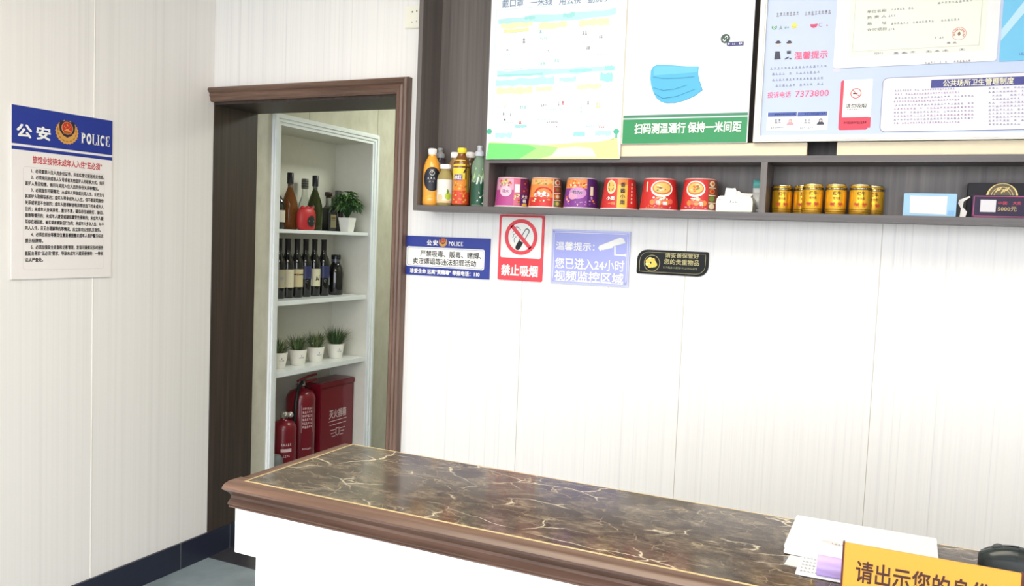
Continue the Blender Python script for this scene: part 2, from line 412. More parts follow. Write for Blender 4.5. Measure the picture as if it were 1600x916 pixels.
# ------------------------------------------------------------------ niche shelving in the corridor wall
nm = M('niche_white', (226, 224, 212), .4); fmw = M('frame_white_gloss', (236, 240, 240), .22)
nt_ = thing('display_niche', 'tall white built-in niche with three shelves seen through the doorway', 'shelf', (0, 0, 0))
b = MB(); b.box(-ND-.018, NY0-.018, NZ0-.018, -ND, NY1+.018, NZ1+.018, nm); b.build('back_panel', nt_)
for y in (NY0-.018, NY1): b = MB(); b.box(-ND, y, NZ0-.018, 0, y+.018, NZ1+.018, nm); b.build('side_panel', nt_)
b = MB(); b.box(-ND, NY0, NZ1, 0, NY1, NZ1+.018, nm); b.build('top_panel', nt_)
b = MB(); b.box(-ND, NY0, NZ0-.018, 0, NY1, NZ0, nm); b.build('bottom_panel', nt_)
S1, S2, S3 = 1.500, 1.143, .785
for z, t in ((S1, .018), (S2, .024), (S3, .026)):
    b = MB(); b.box(-ND, NY0, z-t, -.006, NY1, z, fmw); b.build('shelf', nt_, .001)
b = MB()                                         # stepped white frame around the opening
for (o0, o1, d) in ((0, .016, .010), (.016, .032, .016), (.032, .048, .022), (.048, .0545, .014)):
    y0, y1, z1 = NY0-o0, NY1+o0, NZ1+o0
    b.box(.0006, NY0-o1, NZ0-.05, d, NY0-o0, NZ1+o1, fmw); b.box(.0006, NY1+o0, NZ0-.05, d, NY1+o1, NZ1+o1, fmw)
    b.box(.0006, NY0-o0, NZ1+o0, d, NY1+o0, NZ1+o1, fmw)
b.build('frame', nt_)

# ------------------------------------------------------------------ wall cabinet
CX0, CX1, CFY = 1.132, 3.95, -.148; Z0, Z1 = 1.588, 1.608; ZM0, ZM1 = 1.760, 1.780
wc = thing('wall_cabinet', 'dark grey-brown wooden open wall cabinet hung on the back wall', 'cabinet', (0, 0, 0))
b = MB(); b.box(CX0, CFY, Z0, CX0+.018, -.0005, 2.88, cab_z); b.build('side_panel', wc, .0008)
b = MB(); b.box(CX1-.018, CFY, Z0, CX1, -.0005, 2.88, cab_z); b.build('side_panel', wc)
b = MB(); b.box(CX0+.018, -.012, Z0, CX1-.018, -.0005, 2.88, cab_z); b.build('back_panel', wc)
b = MB(); b.box(CX0+.018, CFY, Z0, CX1-.018, -.012, Z1, cab_x); b.build('bottom_board', wc)
b = MB(); b.box(1.441, CFY, ZM0, CX1-.018, -.012, ZM1, cab_x); b.build('middle_board', wc)
b = MB(); b.box(1.422, CFY, Z1, 1.441, -.012, 2.88, cab_z); b.build('divider', wc)
b = MB(); b.box(2.371, CFY, Z1, 2.390, -.012, ZM0, cab_z); b.build('divider', wc)
b = MB(); b.box(3.30, CFY, Z1, 3.319, -.012, ZM0, cab_z); b.build('divider', wc)
b = MB(); b.box(CX0+.018, CFY, 2.86, CX1-.018, -.012, 2.88, cab_x); b.build('top_board', wc)
bat = M('cream_batten', (228, 214, 184), .55)
for x0, x1, lb in ((1.905, 2.500, 'cream wooden batten lying under the face mask poster'), (2.584, 3.36, 'long cream wooden batten lying under the framed notice board')):
    e = thing('batten', lb, 'batten', (x0, -.142, ZM1), group='cream battens on the middle board')
    b = MB(); b.box(0, 0, 0, x1-x0, .028, .040, bat); b.build('rail', e, .0015)
    for q in (.07, .93):
        b = MB(); b.lathe([(.003, 0), (.003, .0012), (.0015, .002)], M('screw_steel', (120, 116, 110), .4, 1), c=(q*(x1-x0), .012, .040), seg=10)
        b.build('screw', e)
# a socket plate half hidden by the cabinet side
e = thing('wall_socket', 'small white socket plate on the wall left of the cabinet', 'socket', (1.022, -.0005, 2.332))
b = MB(); b.box(-.042, -.008, -.042, .042, 0, .042, M('socket_white', (244, 242, 226), .4)); b.build('plate', e, .003)
for dx, dz, mm in ((-.008, .019, black), (.012, .021, black), (-.008, -.02, M('socket_grey', (170, 190, 186), .5)), (.012, -.018, MATS['socket_grey'])):
    b = MB(); b.lathe([(.0028, 0), (.0028, .001)], mm, seg=10)
    b.v = [(x+dx, -z-.0080, y+dz) for x, y, z in b.v]; b.build('hole', e)

# ------------------------------------------------------------------ reception counter
ct = thing('reception_counter', 'long reception counter with brown marble top and white front', 'counter', (0, 0, 0))
L0, L1, FY, BY, H = 1.737, 3.75, -1.674, -1.352, 1.05
cwht = M('counter_white', (246, 246, 244), .3, var=.01)
b = MB(); b.box(L0+.002, FY, .918, L1, BY+.004, 1.003, cwht); b.build('upper_box', ct, .001)
b = MB(); b.box(L0+.052, FY+.0005, 0.0, L1, BY-.03, .918, cwht); b.build('counter_body', ct)
mp_ = [(-1.654, 1.0495), (-1.684, 1.0500), (-1.694, 1.0475), (-1.7005, 1.0425), (-1.7005, 1.0385), (-1.694, 1.0345), (-1.684, 1.0285), (-1.6785, 1.0225), (-1.6785, 1.0175), (-1.683, 1.0135), (-1.6865, 1.0105), (-1.6855, 1.0075), (-1.681, 1.0060), (-1.683, 1.0045), (-1.683, 1.0022), (-1.654, 1.0022)]
b = MB(); b.extrude(mp_, lambda a, z, t: (t, a, z), L0-.004, L1, walnut_x); mo = b.build('edge_moulding', ct)
for p in mo.data.polygons: p.use_smooth = len(p.vertices) == 4
mo.data.set_sharp_from_angle(angle=0.7)
b = MB(); b.box(L0, -1.654, 1.0022, L0+.022, BY, 1.0497, walnut_y); b.build('end_trim', ct, .0015)
b = MB(); b.box(L0+.022, -1.654, 1.0030, L1, BY, 1.0498, M('top_core', (90, 70, 54), .5)); b.build('top_core', ct)
b = MB(); b.box(L0+.0245, -1.6685, 1.0494, L1, BY-.0035, 1.0505, marble_m); b.build('marble_top', ct)
gl = M('brass_inlay', (232, 208, 156), .25, .35)
b = MB(); b.box(L0+.0215, -1.6718, 1.0494, L1, -1.6685, 1.0507, gl); b.box(L0+.0215, -1.6685, 1.0494, L0+.0245, BY-.0005, 1.0507, gl); b.box(L0+.0245, BY-.0035, 1.0494, L1, BY-.0005, 1.0507, gl)
b.build('inlay_strip', ct)

# ------------------------------------------------------------------ helpers that find a point on a plane of the room
def ray(px, py): return CF + CR*((px-800)/FPX) - CU*((py-458)/FPX)
def at(px, py, ax, val):
    d = ray(px, py); return CP + d*((val-CP[ax])/d[ax])

inkblk = M('ink_black', (34, 32, 38), .5); inkgry = M('ink_grey', (150, 150, 158), .5); inkred = M('ink_red', (214, 58, 66), .45)
inkpink = M('ink_pink', (232, 84, 128), .45); pwhite = M('print_white', (243, 242, 235), .4, var=.005)
def scribble(b, u0, v0, u1, v1, n, m, part='small_print', dens=.8):
    """rows of tiny marks for print too small to read in the photograph"""
    w = (u1-u0)/n; h = v1-v0
    for k in range(n):
        if random.random() > dens: continue
        x = u0+k*w
        b.rect(x+w*.12, v0+h*random.uniform(.05, .3), x+w*.85, v0+h*random.uniform(.34, .48), m, 2, part)
        b.rect(x+w*random.uniform(.2, .4), v0+h*.45, x+w*random.uniform(.5, .7), v1, m, 2, part)
        if random.random() < .6: b.rect(x+w*.1, v0+h*.72, x+w*.8, v0+h*.84, m, 2, part)
def spx(b, x0, y0, x1, y1, n, m, part='small_print', dens=.8): scribble(b, *b.box(x0, y0, x1, y1), n, m, part, dens)

# ------------------------------------------------------------------ police notice on the left wall
b = Board('notice_board', 'tall white and blue police notice board hung on the left wall', 'notice', 'x', .0068, -.923, 1.2885, -.523, 1.8865, .0055, M('notice_white', (240, 234, 230), .35, var=.01))
w, h = b.w, b.h
R = lambda u0, v0, u1, v1, m, L=1, part='printed_artwork': b.rect(u0*w, (1-v1)*h, u1*w, (1-v0)*h, m, L, part)
T = lambda t, u0, v0, u1, v1, m, bold=0, em=False, part='lettering': b.text(t, u0*w, (1-v1)*h, u1*w, (1-v0)*h, m, bold, 2, part, em)
R(0, 0, 1, .218, blue_sign, part='blue_band'); R(0, .232, 1, .252, blue_sign, part='blue_stripe')
T('公', .047, .105, .180, .178, pwhite, .028); T('安', .227, .103, .355, .178, pwhite, .028)
badge(b, .520*w, (1-.108)*h, .046)
police_word(b, .665*w, (1-.168)*h, .970*w, (1-.102)*h, pwhite)
T('旅馆业接待未成年人入住“五必须”', .190, .279, .885, .322, M('title_red', (205, 74, 78), .45), .02)
b.outline(b.rrect_pts(.105*w, .055*h, .915*w, .655*h, .01), .0008, M('thin_grey', (205, 202, 204), .5), 1)
rows = ['　　1、必须查验入住人员身份证件，并如实登记报送相关信息。', '　　2、必须询问未成年人父母或者其他监护人的联系方式，询问',
 '监护人是否知情，询问与其同入住人员的身份关系等情况。', '　　3、必须报告可疑情况：未成年人单独或共同入住，且无法与',
 '其监护人取得联系的；成年人带未成年人入住，但不能说明身份', '关系或明显不合理的；成年人携带醉酒等异常状态下的未成年人',
 '住的；未成年人身体异常，意识不清，疑似存在被殴打、胁迫、', '猥亵等情形的；未成年人遭受或疑似遭受性侵害的；未成年人疑',
 '似存在被拐卖、被买或者被胁迫行为的；未成年人多次入住，与不', '同人入住，且无合理解释的等情况。应立即向公安机关报告。',
 '　　4、必须在前台等醒目位置显著提醒未成年人保护警示标志', '提示标牌等。', '　　5、必须加强安全巡查和访客管理，发现可疑情况及时报告',
 '能配合落实“五必须”要求，导致未成年人遭受侵害的，一律依', '法从严查处。']
cwid = .785/28
for k, t in enumerate(rows):
    n_ind = len(t)-len(t.lstrip('　')); tt = t.lstrip('　'); x0 = .122+n_ind*cwid
    v = .353+k*.0372
    T(tt, x0, v, min(.912, x0+len(tt)*cwid), v+.0255, inkblk, .022, True, 'body_text')
b.done()

# ------------------------------------------------------------------ small signs under the cabinet
b = Board('police_sign', 'small blue and white police warning sign beside the doorway', 'sign', 'y', -.0045, 1.003, 1.342, 1.385, 1.494, .004, blue_sign)
b.tpx('公', 667.5, 375.5, 674.5, 383.5, pwhite, .03); b.tpx('安', 677, 375.5, 684, 383.5, pwhite, .03)
badge(b, *b.uv(692.3, 378.3), .0185)
u0, v0, u1, v1 = b.box(701, 378, 723.5, 384.5); police_word(b, u0, v0, u1, v1, pwhite)
u0, v0, u1, v1 = b.box(635, 387.5, 757, 419)
b.rrect(u0, v0, u1, v1, .008, pwhite, 1, 'text_panel')
b.outline(b.rrect_pts(u0+.006, v0+.0045, u1-.006, v1-.0045, .005), .0013, M('panel_line', (92, 98, 150), .5), 2)
b.tpx('严禁吸毒、贩毒、赌博、', 657, 393.2, 752, 403, inkblk, .012); b.tpx('卖淫嫖娼等违法犯罪活动', 645.5, 405, 744, 414.6, inkblk, .012)
b.tpx('珍爱生命 远离“黄赌毒” 举报电话：110', 641, 422.2, 749.5, 429.5, pwhite, .03)
b.done()

sred = M('sign_red', (232, 66, 78), .35)
b = Board('no_smoking_sign', 'red and white no smoking sign with crossed cigarette symbol', 'sign', 'y', -.0045, 1.420, 1.345, 1.600, 1.585, .004, sred, round_=.006)
b.rrect(.0085, .083, .1715, .2325, .006, pwhite, 1, 'white_panel')
cu, cv = .090, .160
b.arc(cu, cv, .0515, .0655, 0, 360, sred, 4, 'symbol', 48)
d = Vector((-.70, .714)); q = Vector((d.y, -d.x))
def obl(c, ax, l0, l1, hw):
    pr = Vector((ax.y, -ax.x)); return [(c[0]+ax.x*l+pr.x*s_, c[1]+ax.y*l+pr.y*s_) for l, s_ in ((l0, -hw), (l1, -hw), (l1, hw), (l0, hw))]
b.poly(obl((cu, cv), d, -.056, .056, .0068), sred, 4, 'symbol')
ax = Vector((.50, .866)); cc_ = (cu+.008, cv-.004)
body = [(-.034, -.0085), (.030, -.0085)] + [(.030+.0085*math.sin(a), -.0085*math.cos(a)) for a in [k*PI/8 for k in range(1, 8)]] + [(.030, .0085), (-.034, .0085)]
pr = Vector((ax.y, -ax.x))
cp = [(cc_[0]+ax.x*l+pr.x*s_, cc_[1]+ax.y*l+pr.y*s_) for l, s_ in body]
b.outline(cp, .0028, inkblk, 2, 'symbol')
butt = [(-.014, -.0095), (-.014, .0095)] + [(-.040-.0095*math.sin(a), .0095*math.cos(a)) for a in [k*PI/8 for k in range(0, 9)]]
b.poly([(cc_[0]+ax.x*l+pr.x*s_, cc_[1]+ax.y*l+pr.y*s_) for l, s_ in butt], inkblk, 2, 'symbol')
for sx, sy, r in ((-.018, .020, .017), (-.022, -.001, .013)):
    b.arc(cu+sx, cv+sy, r-.0018, r, 15, 150, inkblk, 2, 'symbol', 14)
    b.arc(cu+sx-r*1.5, cv+sy+r*.6, r-.0016, r, -60, -10, inkblk, 2, 'symbol', 8)
b.arc(cu-.014, cv-.012, .013, .0148, 110, 215, inkblk, 2, 'symbol', 12)
b.tpx('禁止吸烟', 783.5, 414.5, 840, 431.5, pwhite, .03)
b.done()

glare_blue = M('sign_glare_blue', (160, 166, 228), .18); glare_edge = M('sign_edge_glare_blue', (186, 192, 232), .15)  # blue sign; its fading by glare is put into these colours
b = Board('camera_notice_sign', 'glare-paled blue surveillance notice sign with white camera symbol', 'sign', 'y', -.0055, 1.633, 1.345, 1.925, 1.538, .005, glare_edge)
b.rrect(.005, .006, .287, .187, .006, glare_blue, 1, 'printed_field')
b.outline(b.rrect_pts(.009, .010, .283, .183, .008), .0017, pwhite, 2)
b.tpx('温馨提示：', 869, 378.8, 929, 391.5, pwhite, .012); b.tpx('您已进入24小时', 867.5, 405, 975.5, 422, pwhite, .012); b.tpx('视频监控区域', 866.5, 425, 974, 441, pwhite, .016)
px = lambda pts: [b.uv(850+x/5.926, 340+y/5.926) for x, y in pts]
b.poly(px([(512, 262), (705, 186), (738, 196), (756, 236), (640, 268), (640, 280), (545, 302), (530, 300)]), pwhite, 2, 'camera_symbol')
b.poly(px([(503, 282), (512, 262), (532, 302), (520, 314)]), pwhite, 3, 'camera_symbol')
b.poly(px([(650, 268), (664, 266), (664, 340), (650, 340)]), pwhite, 2, 'camera_symbol')
b.poly(px([(650, 340), (735, 344), (760, 334), (760, 366), (735, 356), (650, 352)]), pwhite, 2, 'camera_symbol')
b.done()
bx_ = MB(); bx_.lathe([(.0022, 0), (.0022, .0012)], M('fixing_grey', (110, 112, 130), .4), seg=10); bx_.v = [(x+.006, -z, y+.186) for x, y, z in bx_.v]; bx_.build('fixing_pin', b.e)

tagk = M('black_acrylic', (16, 18, 17), .12, ior=1.2); tgold = M('tag_gold', (196, 186, 128), .35)
b = Board('valuables_tag', 'black leaf-shaped acrylic plaque asking guests to mind valuables', 'sign', 'y', -.0045, 1.952, 1.396, 2.197, 1.479, .004, tagk, rs=(.006, .035, .006, .035))
b.outline(b.rrect_pts(.010, .008, .235, .075, .005, rs=(.005, .030, .005, .030)), .0009, tgold, 1)
b.tpx('请妥善保管好', 1039.5, 396.5, 1092.5, 403.6, tgold, .01); b.tpx('您的贵重物品', 1037.5, 405.6, 1092.5, 414.2, tgold, .01)
spx(b, 1036, 417.5, 1090, 421, 22, M('tag_dim', (130, 130, 96), .4), dens=1)
cu, cv = b.uv(1018.6, 411.4); b.arc(cu, cv, .0265, .0278, 0, 360, tgold, 1, n=40)
ty = M('tag_yellow', (232, 204, 78), .4); ty2 = M('tag_cream', (240, 226, 160), .4)
for k in range(7):
    a = 2*PI*k/7; b.ell(cu-.004+.011*math.cos(a), cv+.002+.011*math.sin(a), .0085, .0075, ty if k % 2 else ty2, 2+(k % 2), 'flower_emblem', 12, 2)
b.ell(cu+.009, cv-.004, .010, .009, ty, 4, 'flower_emblem', 14, 2)
b.done()

# ------------------------------------------------------------------ large posters in front of the cabinet
def P_(n, c): return M(n, tuple(v*.90 for v in c), .4, var=.01)      # matt paper print
b = Board('health_poster', 'large white, cyan and yellow health poster with green hill at its foot', 'poster', 'y', -.1545, 1.430, 1.772, 1.922, 2.42, .005, M('poster_white', (224, 228, 231), .35, var=.005))
cy1, cy2, yl, yl2 = P_('pale_cyan', (196, 240, 244)), P_('mid_cyan', (168, 234, 234)), P_('pale_yellow', (246, 248, 200)), P_('lemon', (240, 244, 178))
g1, g2, g3 = P_('hill_green', (128, 236, 130)), P_('hill_light', (188, 244, 148)), P_('hill_lemon', (238, 246, 166))
BN = [0]
def blob(x0, y0, x1, y1, m, L=1, part='printed_bands', wob=.25):
    BN[0] += 1; L = 1+BN[0]*.06
    u0, v0, u1, v1 = b.box(x0, y0, x1, y1); n = 10; h = v1-v0
    top = [(u0+(u1-u0)*k/n, v1+h*wob*random.uniform(-1, .2)) for k in range(n+1)]
    bot = [(u0+(u1-u0)*k/n, v0+h*wob*random.uniform(-.2, 1)) for k in range(n, -1, -1)]
    b.poly(top+bot, m, L, part)
blob(779, 20, 962, 33, cy1); blob(820, 25, 836, 31, cy2, 2); blob(880, 19, 898, 28, cy2, 2)
blob(783, 35, 832, 44, yl); blob(842, 34, 886, 45, yl); blob(905, 29, 952, 41, yl); blob(787, 45, 826, 51, yl2)
blob(777, 106, 960, 117, cy1); blob(777, 115, 848, 119, cy2, 2); blob(890, 107, 925, 113, cy2, 2); blob(945, 102, 960, 110, cy2, 2)
blob(775, 121, 866, 135, cy1); blob(874, 120, 900, 128, cy1); blob(938, 112, 957, 128, cy2); blob(776, 136, 832, 148, yl); blob(838, 135, 862, 143, yl); blob(902, 131, 940, 139, yl)
blob(774, 207, 800, 216, cy1); blob(896, 206, 914, 213, cy2); blob(930, 204, 955, 212, cy1); blob(805, 195, 823, 200, cy2)
for (x, y, ww, hh, m) in ((819, 64, 5, 9, inkgry), (793, 78, 5, 2, inkblk), (850, 60, 12, 4, cy2), (857, 79, 3, 2, inkgry), (914, 52, 8, 8, inkgry), (939, 58, 6, 6, inkgry), (919, 75, 6, 5, inkblk), (848, 99, 8, 4, cy2), (870, 95, 8, 5, cy2), (880, 162, 4, 8, inkred), (873, 162, 2, 8, inkgry), (850, 165, 10, 4, inkgry), (787, 178, 3, 4, inkblk), (798, 180, 3, 7, inkgry), (789, 187, 3, 3, inkblk), (813, 192, 5, 4, inkred), (919, 161, 3, 6, inkblk), (908, 172, 3, 12, cy2), (935, 165, 8, 9, yl2), (863, 191, 18, 3, inkgry), (870, 198, 5, 2, inkred), (940, 199, 9, 3, inkred), (817, 168, 10, 6, cy2), (790, 164, 4, 6, yl2), (845, 50, 5, 6, cy2)):
    spx(b, x-ww/2, y-hh/2, x+ww/2, y+hh/2, max(1, ww//3), m, 'small_pictograms', 1)
for x, y, n in ((800, 108, 9), (795, 86, 6), (920, 66, 5), (940, 85, 6), (918, 104, 6), (785, 168, 5), (850, 187, 6), (865, 171, 7), (930, 197, 8), (792, 192, 6)):
    spx(b, x-n*1.8, y-.8, x+n*1.8, y+.8, n, cy2, 'small_print')
thin = P_('thin_cyan', (206, 232, 236))
u0, v0, u1, v1 = b.box(772, 8, 964, 219); b.outline([(u0, v0), (u1, v0), (u1, v1), (u0, v1)], .0011, thin, 1)
def hill(pts, m, L): b.poly([b.uv(x, y) for x, y in pts], m, L, 'green_hill')
e0 = [(757, 251), (966, 247)]
b.poly([(0.0005, .0005), (b.w-.0005, .0005)] + [b.uv(x, y) for x, y in ((964, 214), (950, 219), (930, 222), (900, 223), (860, 226), (835, 227), (800, 224), (765, 222))], g3, 1, 'green_hill')
b.poly([(0.0005, .0005), (.20, .0005)] + [b.uv(x, y) for x, y in ((862, 243), (872, 231), (850, 227), (820, 225), (795, 224), (764, 223))], g2, 2, 'green_hill')
b.poly([(0.0008, .0005), (.07, .0005)] + [b.uv(x, y) for x, y in ((812, 248), (838, 232), (826, 227), (800, 225), (764, 224))], g1, 3, 'green_hill')
b.poly([b.uv(x, y) for x, y in ((850, 246), (870, 232), (900, 229), (925, 232), (932, 245))], P_('hill_pale', (246, 250, 232)), 1.5, 'green_hill')
tg = P_('tree_green', (84, 196, 160))
b.ell(*b.uv(764.5, 205.5), .010, .009, tg, 3, 'tree_symbol'); b.ell(*b.uv(963, 205.5), .010, .008, tg, 3, 'tree_symbol')
b.rect(*b.box(763, 209, 766, 220), pwhite, 3, 'tree_symbol'); b.rpx(961.5, 209, 964.5, 216, tg, 3, 'tree_symbol')
tb = P_('title_slate', (126, 154, 188))
for t, x0, y0, x1, y1 in (('戴口罩', 785, -2, 818, 11.5), ('一米线', 829, -3.5, 863, 9.5), ('用公筷', 874, -6.5, 908, 7), ('勤洗手', 919, -9, 953, 4)): b.tpx(t, x0, y0, x1, y1, tb, .004, em=True)
b.done()

b = Board('face_mask_poster', 'white poster with blue face mask and green foot strip', 'poster', 'y', -.1495, 1.921, 1.8202, 2.326, 2.42, .005, M('mask_poster_white', (226, 227, 229), .35, var=.005))
gr = P_('strip_green', (46, 156, 94)); gr2 = P_('strip_dark_green', (72, 146, 112)); mb1, mb2, mb3 = P_('mask_blue', (86, 192, 234)), P_('mask_fold', (52, 152, 204)), P_('mask_light', (112, 208, 242))
b.rect(.005, .001, .402, .079, gr, 1, 'green_strip'); b.rect(.005, .083, .402, .092, gr2, 1, 'green_strip')
b.rect(0, 0, .0035, b.h, bat, 1, 'side_edge')
b.tpx('扫码测温通行', 992, 192.5, 1071, 208.5, pwhite, .022); b.tpx('保持一米间距', 1075, 190.5, 1158, 206.5, pwhite, .022)
px = lambda pts: [b.uv(960+x/3.9, y/3.9) for x, y in pts]
b.poly(px([(219, 480), (222, 430), (236, 406), (262, 395), (350, 398), (440, 404), (515, 404), (511, 450), (521, 500), (537, 550), (490, 585), (430, 612), (370, 628), (320, 630), (282, 620), (256, 598), (236, 560), (224, 520)]), mb1, 1, 'mask_picture')
b.poly(px([(240, 415), (262, 402), (510, 408), (506, 440), (240, 460)]), mb3, 2, 'mask_picture')
for l in ([(238, 470), (300, 479), (400, 476), (485, 468)], [(240, 536), (298, 552), (370, 543), (440, 520)], [(244, 572), (295, 600), (380, 588), (490, 545)]):
    b.outline(px(l), .0022, mb2, 3, 'mask_picture', closed=False)
for l in ([(520, 495), (537, 550), (490, 585), (430, 612), (370, 628), (300, 627)],): b.outline(px(l), .0012, mb2, 3, 'mask_picture', closed=False)
cu, cv = b.uv(1133.6, 60.3); b.ell(cu, cv, .0145, .0145, P_('logo_dark', (44, 78, 74)), 1, 'round_logo')
b.arc(cu+.003, cv+.0035, .0028, .0048, -60, 200, pwhite, 2, 'round_logo', 12); b.arc(cu-.003, cv-.0035, .0028, .0048, 120, 380, pwhite, 2, 'round_logo', 12)
b.rpx(1139, 65.3, 1162, 71.8, P_('tag_navy', (62, 66, 132)), 1, 'blue_label'); b.ell(*b.uv(1138.8, 68.8), .0068, .0068, MATS['tag_navy'], 2, 'blue_label'); b.ell(*b.uv(1138.8, 68.6), .0026, .0026, pwhite, 3, 'blue_label')
spx(b, 1144, 66.8, 1160, 70, 6, pwhite)
b.done()

# framed notice board
FX0, FX1, FZ0, FZ1, FYP = 2.344, 3.36, 1.8205, 2.46, -.150
b = Board('framed_notice_board', 'wide white-framed light blue notice board of hotel rules', 'notice board', 'y', FYP, FX0, FZ0, FX1, FZ1, .008, P_('notice_sheet_blue', (206, 220, 247)), part='sheet')
frm = M('frame_ivory', (240, 236, 226), .3)
w, h = b.w, b.h
fb_ = MB()
for d0, d1, t in ((0, .005, .010), (.005, .015, .013), (.015, .019, .008)):
    fb_.box(d0, -t, d0, w-d0, .006, d1, frm); fb_.box(d0, -t, h-d1, w-d0, .006, h-d0, frm)
    fb_.box(d0, -t, d1, d1, .006, h-d1, frm); fb_.box(w-d1, -t, d1, w-d0, .006, h-d1, frm)
fb_.build('frame', b.e)
PB = lambda x, y: (1170+x/3.983, y/3.983)
b.rpx(1305, 112, 1316, 0, P_('sheet_lilac', (222, 222, 248)), 1, 'printed_field')
spx(b, 1213, 19, 1249, 26, 7, inkgry, dens=1); spx(b, 1257, 17, 1299, 24, 8, inkgry, dens=1)
sg = P_('smile_green', (72, 160, 110)); sy_ = P_('smile_yellow', (240, 232, 110)); sr = P_('smile_red', (220, 70, 110))
cu, cv = b.uv(1210, 42.5); b.arc(cu, cv, 0, .0075, 150, 390, sg, 2, 'smiley_symbols'); b.arc(cu, cv, .003, .0042, 200, 340, pwhite, 3, 'smiley_symbols')
cu, cv = b.uv(1241, 40); b.ell(cu, cv, .0085, .0085, sy_, 2, 'smiley_symbols'); b.arc(cu, cv, .004, .0052, 200, 340, P_('smile_line', (190, 160, 60)), 3, 'smiley_symbols')
cu, cv = b.uv(1271.8, 38); b.arc(cu, cv, 0, .0105, 175, 365, sr, 2, 'smiley_symbols')
b.tpx('A', 1217.5, 40.5, 1222.5, 46.5, P_('letter_green', (120, 150, 140))); b.tpx('C', 1279, 36, 1284.5, 42, P_('letter_mauve', (190, 140, 160)))
spx(b, 1226, 41.5, 1233, 45, 3, sg, dens=1); spx(b, 1291, 38, 1294, 41, 1, sr, dens=1)
dk = P_('figure_dark', (52, 54, 74))
for k, (x, y) in enumerate(((183, 265), (252, 265))):
    cu, cv = b.uv(*PB(x, y)); b.ell(cu, cv, .0085, .0028, dk, 2, 'officer_figures'); b.ell(cu, cv+.003, .005, .003, dk, 3, 'officer_figures')
    b.ell(cu, cv-.006, .0045, .0045, P_('figure_skin', (238, 216, 206)), 1, 'officer_figures')
for pts in ([(165, 320), (193, 320), (198, 368), (158, 372)], [(236, 318), (262, 316), (262, 334), (238, 336)], [(222, 366), (248, 352), (250, 360), (226, 372)], [(252, 362), (266, 362), (266, 370), (254, 370)]):
    b.poly([b.uv(*PB(*p)) for p in pts], dk, 2, 'officer_figures')
b.tpx('温馨提示', 1241.5, 80, 1293, 92, inkpink, .012)
for y, n, x0 in ((105.5, 16, 1203), (114.5, 14, 1206), (124, 15, 1206), (133, 15, 1206)): spx(b, x0, y-2, 1203+n*5.6, y+2, n, P_('ink_slate', (158, 166, 196)), dens=.9)
b.tpx('投诉电话', 1199.5, 143.5, 1235.5, 152.8, inkpink, .006); b.tpx('7373800', 1243, 141.3, 1295, 150.8, inkpink, .004)
b.rpx(1198, 175, 1293.5, 204, P_('card_white', (240, 244, 252)), 1, 'printed_cards')
cb = P_('card_blue', (76, 98, 178))
b.rpx(1200, 175.6, 1244.8, 182, cb, 2, 'printed_cards'); b.rpx(1246.5, 174.8, 1292.5, 181.2, cb, 2, 'printed_cards')
spx(b, 1210, 177.5, 1243, 180, 10, pwhite, dens=1); spx(b, 1257, 176.6, 1290, 179.3, 10, pwhite, dens=1)
for (x, y, m) in ((258, 758, P_('card_pink', (222, 172, 180))), (447, 755, dk)):
    cu, cv = b.uv(*PB(x, y)); b.ell(cu, cv+.003, .0048, .0052, m, 2, 'printed_cards'); b.arc(cu, cv-.010, 0, .010, 0, 180, m, 2, 'printed_cards')
    b.ell(cu, cv+.0015, .003, .0034, P_('figure_skin', (238, 216, 206)), 3, 'printed_cards')
for x0 in (1204, 1250): spx(b, x0, 198, x0+21, 201, 7, inkgry, dens=1); spx(b, x0+6, 186, x0+17, 194, 2, inkgry, dens=1)
st = P_('stand_red', (232, 66, 92))
u0, v0, u1, v1 = b.box(1312, 125, 1358, 203); b.rrect(u0, v0, u1, v1, .006, st, 1, 'smoking_stand_picture')
b.rpx(1317.5, 124.5, 1362, 183, pwhite, 2, 'smoking_stand_picture'); b.rpx(1311, 184, 1360, 200, st, 2, 'smoking_stand_picture')
spx(b, 1318, 190, 1354, 194, 12, P_('stand_pink', (250, 200, 206)), dens=1)
cu, cv = b.uv(1337.5, 146); b.arc(cu, cv, .0125, .0148, 0, 360, inkred, 3, 'smoking_stand_picture'); b.poly(obl((cu, cv), Vector((-.707, .707)), -.013, .013, .001), inkred, 4, 'smoking_stand_picture')
b.rect(cu-.008, cv-.0022, cu+.004, cv+.0008, inkblk, 3, 'smoking_stand_picture'); b.arc(cu+.006, cv+.003, .002, .0032, 90, 300, inkgry, 3, 'smoking_stand_picture')
b.tpx('请勿吸烟', 1321.5, 162, 1353.5, 168.6, inkblk, .01); spx(b, 1323, 170, 1351, 172, 8, inkgry, dens=1)
u0, v0, u1, v1 = b.box(1377.5, 117, 1640, 204)
b.rrect(u0, v0, u1, v1, .014, P_('rules_white', (246, 243, 252)), 1, 'rules_panel'); b.outline(b.rrect_pts(u0, v0, u1, v1, .014), .0014, P_('rules_line', (120, 124, 168)), 2, 'rules_panel')
b.rpx(1455, 122, 1607, 135, P_('rules_navy', (66, 68, 150)), 2, 'rules_panel'); b.tpx('公共场所卫生管理制度', 1474, 123, 1584, 133.4, P_('title_cream', (246, 240, 206)), .022, 3)
rl = P_('rules_ink', (186, 158, 190)); rl2 = P_('rules_ink_grey', (168, 164, 190))
for k in range(10): spx(b, 1392+(6 if k in (0, 1, 2, 4) else 4), 140.5+k*5.7-1.5, 1522-(30 if k == 0 else 0)-(22 if k in (1, 3, 9) else 0), 140.5+k*5.7+1.5, 24, rl if k % 2 else rl2, dens=.93)
for k in range(11): spx(b, 1544, 137+k*5.7-1.5, 1630, 137+k*5.7+1.5, 15, rl2, dens=.92)
b.done()

